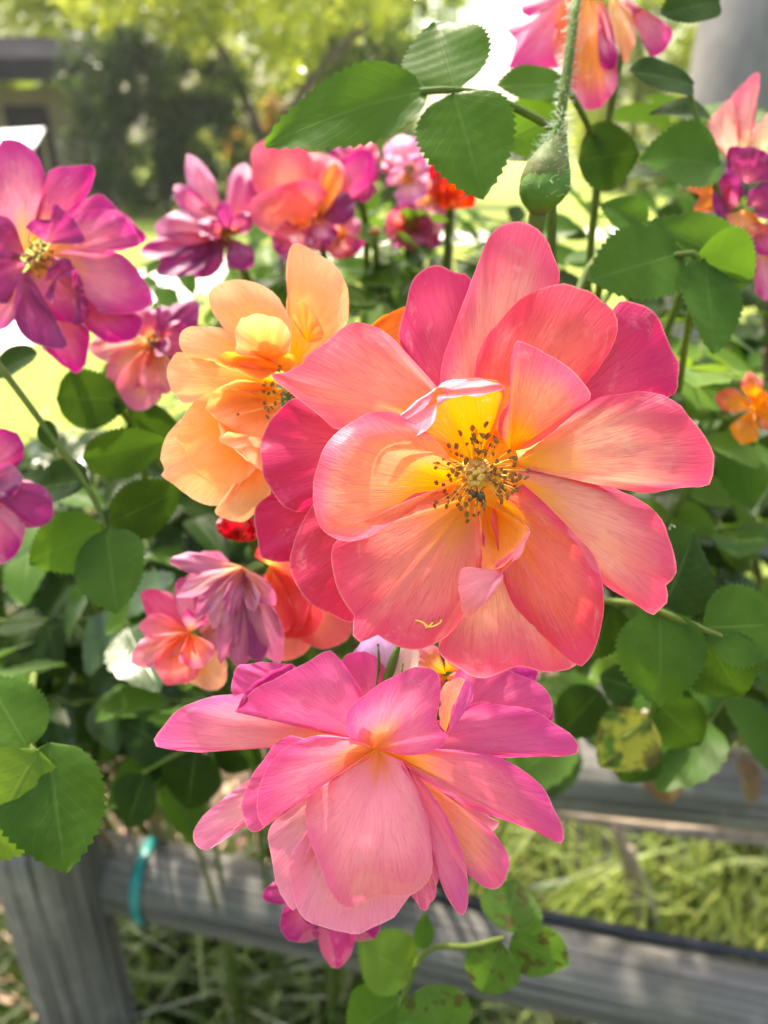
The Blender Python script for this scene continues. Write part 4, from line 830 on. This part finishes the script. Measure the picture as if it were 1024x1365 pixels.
for i in range(330):
    t = q.uniform(.12, .97); an = q.choice([q.gauss(1.3, .35), q.gauss(-1.2, .4), q.gauss(.2, .5)]); rad = np.interp(t, BT, BR)
    if t < .45 and q.random() < .6: continue
    cy = 278 + (145 - 278) * t; cx = 719 + 34 * t ** 1.1
    a = P(cx + math.sin(an) * rad, cy, DB - math.cos(an) * rad * ub) - bud.location
    d = (Vector((math.sin(an), -math.cos(an) * .9, .0)) + Vector((0, 0, q.uniform(-.2, .7))) + Vector((q.uniform(-.5, .5),) * 3) * .6).normalized()
    hair(a, d, q.uniform(6, 19) * ub, .38 * ub, (hv, hf))
o = link('hairs', mesh('hairs', hv, hf), bud, M_HAIR); o['kind'] = 'stuff'
tube('stem', [P(718, 282, DB), P(712, 300, DB + .002), P(705, 340, DB + .012), P(690, 420, DB + .05), P(640, 620, .42), roots(4)], [.0030, .0026, .0026, .003, .004, .005], M_STEM, bud, 9, 50)
sd1 = pixel_thing('rose_shoot', 747, 180, .285, 'hairy green stalk rising to the drooping rose', 'stem')
tube('stalk', [P(772, -30, .30), P(765, 20, .292), P(757, 90, .287), P(747, 160, .285), P(738, 225, .288), P(735, 340, .30), P(748, 430, .33), P(760, 600, .45), Vector((.10, .78, -.01))], [.0019, .0019, .0019, .002, .0022, .0024, .003, .004, .005], M_STEM, sd1, 9, 70)
hv, hf = [], []
for i in range(240):
    y = q.uniform(-10, 150); x = np.interp(y, [-30, 20, 90, 160], [772, 765, 757, 749]); an = q.uniform(0, 6.28); dd = np.interp(y, [-30, 20, 160], [.30, .292, .285])
    dv = (Vector((1, 0, 0)) * math.sin(an) - VIEW * math.cos(an)); hair(P(x, y, dd) + dv * .0022 - sd1.location, (dv + Vector((0, 0, q.uniform(-.3, .3)))).normalized(), q.uniform(.001, .0028), .00014, (hv, hf))
o = link('hairs', mesh('hairs', hv, hf), sd1, M_HAIR); o['kind'] = 'stuff'
sd2 = pixel_thing('rose_shoot', 815, 150, .34, 'smooth brownish green stalk right of the hairy one', 'stem')
tube('stalk', [P(838, 10, .345), P(828, 70, .342), P(815, 140, .34), P(803, 200, .345), P(790, 300, .36), P(785, 420, .40), P(800, 600, .5), Vector((.12, .82, -.01))], [.0018, .002, .002, .0022, .0024, .003, .004, .005], M_STEM, sd2, 8, 60)

# ------------------------------------------------------------------ leaves
def leaf_mesh(seed, rows=34, cols=9, teeth=15, fold=.10, droop=.10, wave=.02, ser=.05):
    """one rose leaflet: length 1 along +Y, width 1, saw toothed rim, folded along the midrib"""
    q_ = random.Random(seed); v, f, uv = [], [], []
    for i in range(rows + 1):
        t = i / rows; w = .47 * (t ** .60) * ((1 - t) ** .90) / .360 if 0 < t < 1 else .004
        tooth = (i % 2) * ser * (1 if .06 < t < .97 else 0)
        for j in range(cols):
            s = j / (cols - 1) * 2 - 1; ww = w * s
            if abs(s) > .99: ww += math.copysign(tooth * (.4 + w), s)
            z = fold * abs(s) ** 1.3 * w * 2 - droop * t * t + wave * math.sin(t * 9 + seed + s * 2) * abs(s) + .012 * math.sin(t * 50 + abs(s) * 6) * abs(s) * (1 - abs(s))
            v.append((ww, t + (.012 if i % 2 and abs(s) > .99 else 0), z)); uv.append((s * .5 + .5, t))
    for i in range(rows):
        for j in range(cols - 1): f.append((i * cols + j, i * cols + j + 1, (i + 1) * cols + j + 1, (i + 1) * cols + j))
    return mesh('leaflet', v, f, uv)
LEAFS = {}
def leaf_set(mat, hi=True):
    key = (mat.name, hi)
    if key not in LEAFS:
        LEAFS[key] = [leaf_mesh(sd, 34 if hi else 14, 9 if hi else 5, fold=.03 + .05 * (sd % 3), droop=.02 + .07 * (sd % 4)) for sd in range(4)]
        for me in LEAFS[key]: me.materials.append(mat)
    return LEAFS[key]
def place_leaf(o, par_loc, B, T, W, nrm):
    y = T - B; L = y.length; y = y / L; x = y.cross(nrm).normalized(); z = x.cross(y)
    mt = Matrix((x, y, z)).transposed().to_4x4(); mt = Matrix.Translation(B - par_loc) @ mt @ Matrix.Diagonal((W, L, L, 1)); o.matrix_local = mt
def leaflet(sp, b, t, w, d, mat=M_LEAF, roll=0.0, hi=True):
    """b, t = (px, py) of base and tip at depths d = (base, tip); w = breadth; roll tips it about its length"""
    B, T = P(b[0], b[1], d[0]), P(t[0], t[1], d[1]); W = w * (d[0] + d[1]) / 2 / FPX
    o = link('leaflet', rnd.choice(leaf_set(mat, hi)), sp); nrm = -VIEW; y = (T - B).normalized(); nrm = Matrix.Rotation(roll, 3, y) @ nrm
    place_leaf(o, sp.location, B, T, W / max(.35, math.cos(roll)) * 1.0, nrm); return o
def spray(px, py, d, label, stalk, leaflets, mat=M_LEAF, cat='leaf', r=.0012, group=None):
    sp = pixel_thing('rose_leaf', px, py, d, label, cat, group)
    if stalk: tube('stalk', [P(*s) for s in stalk], [r * 1.3, r], M_STEM, sp, 6, 24)
    for l in leaflets: leaflet(sp, l[0], l[1], l[2], l[3], l[4] if len(l) > 4 and l[4] else mat, l[5] if len(l) > 5 else rnd.uniform(-.35, .35))
    return sp
spray(600, 122, .255, 'large clear green three part leaf left of the hairy bud', [(745, 175, .285), (700, 150, .27), (650, 128, .26), (600, 120, .256), (560, 122, .256)],
      [((572, 120), (348, 160), 112, (.256, .25), None, .15), ((608, 122), (578, 20), 118, (.258, .27), None, -.2), ((604, 124), (645, 256), 132, (.255, .245), None, .1)])
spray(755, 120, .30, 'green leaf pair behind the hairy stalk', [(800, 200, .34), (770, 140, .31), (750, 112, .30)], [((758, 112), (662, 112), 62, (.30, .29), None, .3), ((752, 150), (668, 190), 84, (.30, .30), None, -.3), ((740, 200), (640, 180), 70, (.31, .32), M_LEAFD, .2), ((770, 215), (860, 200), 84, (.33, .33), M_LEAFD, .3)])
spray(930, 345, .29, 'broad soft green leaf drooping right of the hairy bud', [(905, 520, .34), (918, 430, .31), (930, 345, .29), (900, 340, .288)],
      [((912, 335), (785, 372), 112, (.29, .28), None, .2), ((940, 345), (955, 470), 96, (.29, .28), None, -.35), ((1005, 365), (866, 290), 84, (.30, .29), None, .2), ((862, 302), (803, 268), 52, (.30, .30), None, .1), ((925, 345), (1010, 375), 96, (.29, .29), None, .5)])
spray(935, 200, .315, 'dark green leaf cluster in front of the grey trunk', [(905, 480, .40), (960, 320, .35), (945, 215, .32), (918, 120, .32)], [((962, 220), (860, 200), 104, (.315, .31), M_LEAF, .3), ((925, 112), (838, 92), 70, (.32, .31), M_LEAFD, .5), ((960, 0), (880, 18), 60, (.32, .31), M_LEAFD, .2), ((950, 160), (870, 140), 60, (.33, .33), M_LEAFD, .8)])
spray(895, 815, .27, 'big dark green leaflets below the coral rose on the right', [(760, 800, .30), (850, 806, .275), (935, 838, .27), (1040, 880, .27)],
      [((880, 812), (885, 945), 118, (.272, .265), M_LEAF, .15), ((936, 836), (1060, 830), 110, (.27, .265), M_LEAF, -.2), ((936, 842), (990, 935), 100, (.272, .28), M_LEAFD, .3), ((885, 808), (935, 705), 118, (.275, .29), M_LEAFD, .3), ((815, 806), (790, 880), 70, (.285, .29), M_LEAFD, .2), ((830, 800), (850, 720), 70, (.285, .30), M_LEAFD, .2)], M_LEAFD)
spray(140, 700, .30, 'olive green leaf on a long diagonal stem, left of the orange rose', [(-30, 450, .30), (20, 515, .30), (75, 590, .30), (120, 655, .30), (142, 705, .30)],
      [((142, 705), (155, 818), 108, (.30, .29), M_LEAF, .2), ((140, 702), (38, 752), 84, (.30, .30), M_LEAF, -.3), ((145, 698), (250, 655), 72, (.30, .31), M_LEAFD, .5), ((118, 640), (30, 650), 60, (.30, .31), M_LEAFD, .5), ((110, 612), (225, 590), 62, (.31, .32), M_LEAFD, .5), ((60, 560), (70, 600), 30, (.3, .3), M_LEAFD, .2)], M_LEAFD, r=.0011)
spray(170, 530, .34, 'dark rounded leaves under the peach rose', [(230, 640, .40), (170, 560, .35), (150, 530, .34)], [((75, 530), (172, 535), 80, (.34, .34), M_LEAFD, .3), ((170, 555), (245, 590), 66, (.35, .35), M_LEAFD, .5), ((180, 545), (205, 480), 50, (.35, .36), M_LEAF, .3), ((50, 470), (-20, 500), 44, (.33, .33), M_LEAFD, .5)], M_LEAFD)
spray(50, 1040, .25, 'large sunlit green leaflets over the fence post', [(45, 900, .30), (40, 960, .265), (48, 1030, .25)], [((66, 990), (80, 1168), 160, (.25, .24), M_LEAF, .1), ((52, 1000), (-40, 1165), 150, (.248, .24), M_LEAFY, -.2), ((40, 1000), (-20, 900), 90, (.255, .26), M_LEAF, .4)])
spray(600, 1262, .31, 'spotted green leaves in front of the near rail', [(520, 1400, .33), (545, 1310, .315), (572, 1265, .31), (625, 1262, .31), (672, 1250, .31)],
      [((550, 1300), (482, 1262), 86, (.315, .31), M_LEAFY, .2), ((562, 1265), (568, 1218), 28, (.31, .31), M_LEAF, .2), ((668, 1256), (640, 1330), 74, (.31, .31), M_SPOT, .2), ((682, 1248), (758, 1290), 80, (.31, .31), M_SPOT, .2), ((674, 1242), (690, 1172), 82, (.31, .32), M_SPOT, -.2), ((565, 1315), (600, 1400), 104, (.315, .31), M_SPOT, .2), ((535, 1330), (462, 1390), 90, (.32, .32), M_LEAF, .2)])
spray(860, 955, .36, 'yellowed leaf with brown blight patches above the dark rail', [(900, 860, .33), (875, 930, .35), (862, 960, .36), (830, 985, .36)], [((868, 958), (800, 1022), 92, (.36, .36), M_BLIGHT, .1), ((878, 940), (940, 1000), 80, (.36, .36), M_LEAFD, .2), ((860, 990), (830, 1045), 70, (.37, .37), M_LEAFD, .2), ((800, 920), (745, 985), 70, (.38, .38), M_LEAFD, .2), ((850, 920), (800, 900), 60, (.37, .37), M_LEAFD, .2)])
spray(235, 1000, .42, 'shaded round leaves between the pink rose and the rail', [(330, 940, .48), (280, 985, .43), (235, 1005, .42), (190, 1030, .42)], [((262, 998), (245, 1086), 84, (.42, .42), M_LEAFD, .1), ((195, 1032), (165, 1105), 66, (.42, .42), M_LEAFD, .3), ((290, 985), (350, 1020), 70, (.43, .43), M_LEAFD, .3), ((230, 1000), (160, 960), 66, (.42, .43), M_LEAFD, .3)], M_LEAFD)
# curled dead leaves hanging over the dark rail
for i, (b, t, w, lab) in enumerate([((985, 1010), (1010, 1075), 40, 'brown curled dead leaf hanging over the dark rail end'), ((930, 1000), (975, 1012), 26, 'small dark shrivelled leaf on a dry twig above the rail'), ((880, 1020), (892, 1072), 46, 'pale tan dead leaf lying flat against the dark rail')]):
    dl = pixel_thing('dead_leaf', b[0], b[1], .66, lab, 'dead leaf'); leaflet(dl, b, t, w, (.67, .655), M_DEAD, .6 * (i - 1)); tube('stalk', [P(b[0] - 6, b[1] - 14, .68), P(b[0], b[1], .67)], .0012, M_TWIG, dl, 5, 6)
tag(tube('dry_twig', [P(860, 950, .40), P(880, 985, .55), P(905, 1005, .62), P(985, 998, .68), P(1060, 1002, .70)], [.0022, .003, .003, .0026, .002], M_TWIG, None, 7, 30), 'thin grey dry twig reaching over the dark rail', 'twig')

# ------------------------------------------------------------------ leafy bushes behind the flowers
def bush(name, root, label, region, count, seed, dr=(.42, .95), mats=(M_LEAFD, M_LEAFD, M_LEAFG, M_LEAF), size=(.030, .048)):
    q = random.Random(seed); t = thing(name, root, label, 'rose bush'); rt = Vector(root); n = 0
    heads = []
    for k in range(7):
        x0, y0, x1, y1 = q.choice(region); h = P(q.uniform(x0, x1), q.uniform(y0, y1), q.uniform(dr[0] + .06, dr[1] - .1))
        h.z = max(h.z, .25); heads.append(h)
        mid = rt.lerp(h, .5) + Vector((q.uniform(-.05, .05), .05, .08)); tube('cane', [rt + Vector((q.uniform(-.02, .02), q.uniform(-.02, .02), -.02)), mid, h], [.006, .0045, .0022], M_CANE, t, 7, 20)
    for k in range(count):
        x0, y0, x1, y1 = q.choice(region); d = q.uniform(*dr); c = P(q.uniform(x0, x1), q.uniform(y0, y1), d)
        if c.z < .12: continue
        mt = q.choice(mats); L = q.uniform(*size)
        # the leaf hangs outwards from the nearest cane
        hd = min(heads, key=lambda h: (h - c).length); out = (c - hd); out.z *= .4
        if out.length < .01: out = Vector((1, 0, 0))
        out = (out.normalized() + Vector((q.uniform(-.7, .7), q.uniform(-.9, .3), q.uniform(-.7, .2)))).normalized()
        nr = (Vector((q.uniform(-.6, .6), q.uniform(-1.0, .2), 1.0))).normalized(); sd_ = out.cross(nr).normalized(); nr = sd_.cross(out)
        st = tube('leaf', [c - out * L * 1.3, c, c + out * L * 1.2], [.0012, .0009, .0007], M_STEM, t, 4, 6)
        for (pos, sgn) in ((1.2, 0), (.75, 1), (.7, -1), (-.15, 1), (-.2, -1)):
            lb = c + out * L * pos; di = out if sgn == 0 else (out * .45 + sd_ * sgn).normalized(); LL = L * q.uniform(.85, 1.1) * (1.15 if sgn == 0 else .95)
            nn = (nr + Vector((q.uniform(-.35, .35), q.uniform(-.35, .35), q.uniform(-.2, .2)))).normalized()
            o = link('leaflet', q.choice(leaf_set(mt, False)), st); place_leaf(o, t.location, lb, lb + di * LL, LL * .68, nn); n += 1
    return t
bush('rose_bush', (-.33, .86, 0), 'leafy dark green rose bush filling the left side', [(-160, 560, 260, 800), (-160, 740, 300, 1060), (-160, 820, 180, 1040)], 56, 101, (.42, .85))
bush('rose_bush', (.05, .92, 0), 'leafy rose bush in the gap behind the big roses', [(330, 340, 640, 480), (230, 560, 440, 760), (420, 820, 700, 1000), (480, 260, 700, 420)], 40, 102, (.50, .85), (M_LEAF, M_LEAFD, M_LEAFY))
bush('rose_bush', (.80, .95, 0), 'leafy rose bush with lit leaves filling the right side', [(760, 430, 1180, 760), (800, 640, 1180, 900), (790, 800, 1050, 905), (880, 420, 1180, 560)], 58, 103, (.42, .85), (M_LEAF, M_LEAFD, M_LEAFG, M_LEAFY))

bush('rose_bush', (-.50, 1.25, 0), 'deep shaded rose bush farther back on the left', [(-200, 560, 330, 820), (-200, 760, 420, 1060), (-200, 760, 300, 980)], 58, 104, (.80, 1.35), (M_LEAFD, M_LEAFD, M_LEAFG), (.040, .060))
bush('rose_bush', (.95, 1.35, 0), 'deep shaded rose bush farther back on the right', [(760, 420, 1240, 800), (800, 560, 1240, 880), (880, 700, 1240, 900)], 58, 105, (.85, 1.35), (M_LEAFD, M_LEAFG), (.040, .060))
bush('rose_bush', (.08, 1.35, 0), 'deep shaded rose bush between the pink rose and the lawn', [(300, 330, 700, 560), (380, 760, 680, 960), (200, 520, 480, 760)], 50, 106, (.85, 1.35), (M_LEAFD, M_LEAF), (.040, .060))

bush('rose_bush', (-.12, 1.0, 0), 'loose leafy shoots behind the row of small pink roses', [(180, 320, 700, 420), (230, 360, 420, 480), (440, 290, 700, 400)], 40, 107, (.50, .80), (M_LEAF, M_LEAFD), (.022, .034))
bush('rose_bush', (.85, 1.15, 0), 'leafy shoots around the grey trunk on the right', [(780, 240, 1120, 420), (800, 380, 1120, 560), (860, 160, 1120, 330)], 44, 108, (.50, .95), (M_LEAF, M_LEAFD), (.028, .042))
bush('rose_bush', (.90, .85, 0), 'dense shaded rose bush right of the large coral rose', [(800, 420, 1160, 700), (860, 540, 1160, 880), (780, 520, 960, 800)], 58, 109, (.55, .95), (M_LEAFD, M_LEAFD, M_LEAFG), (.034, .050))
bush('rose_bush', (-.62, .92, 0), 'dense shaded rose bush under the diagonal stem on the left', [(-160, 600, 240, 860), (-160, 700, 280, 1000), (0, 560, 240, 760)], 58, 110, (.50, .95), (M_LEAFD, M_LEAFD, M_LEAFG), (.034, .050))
# ------------------------------------------------------------------ added thin volume imitating sun glare in the lens
v, f = [], []
box(v, f, (0, 100, 4), (360, 330, 10))
hz = link('glare_haze', mesh('glare_haze', v, f, smooth=False)); hz['kind'] = 'stuff'; hz['label'] = 'thin added veil imitating sun glare over the garden'; hz['category'] = 'glare_haze'
hm = N('glare_haze'); pvn = hm.n('ShaderNodeVolumePrincipled', Density=.0009, Anisotropy=.5); pvn.inputs['Color'].default_value = (.95, .96, .97, 1)
hm.t.links.new(pvn.outputs[0], hm.out.inputs['Volume']); hz.data.materials.append(hm.m)
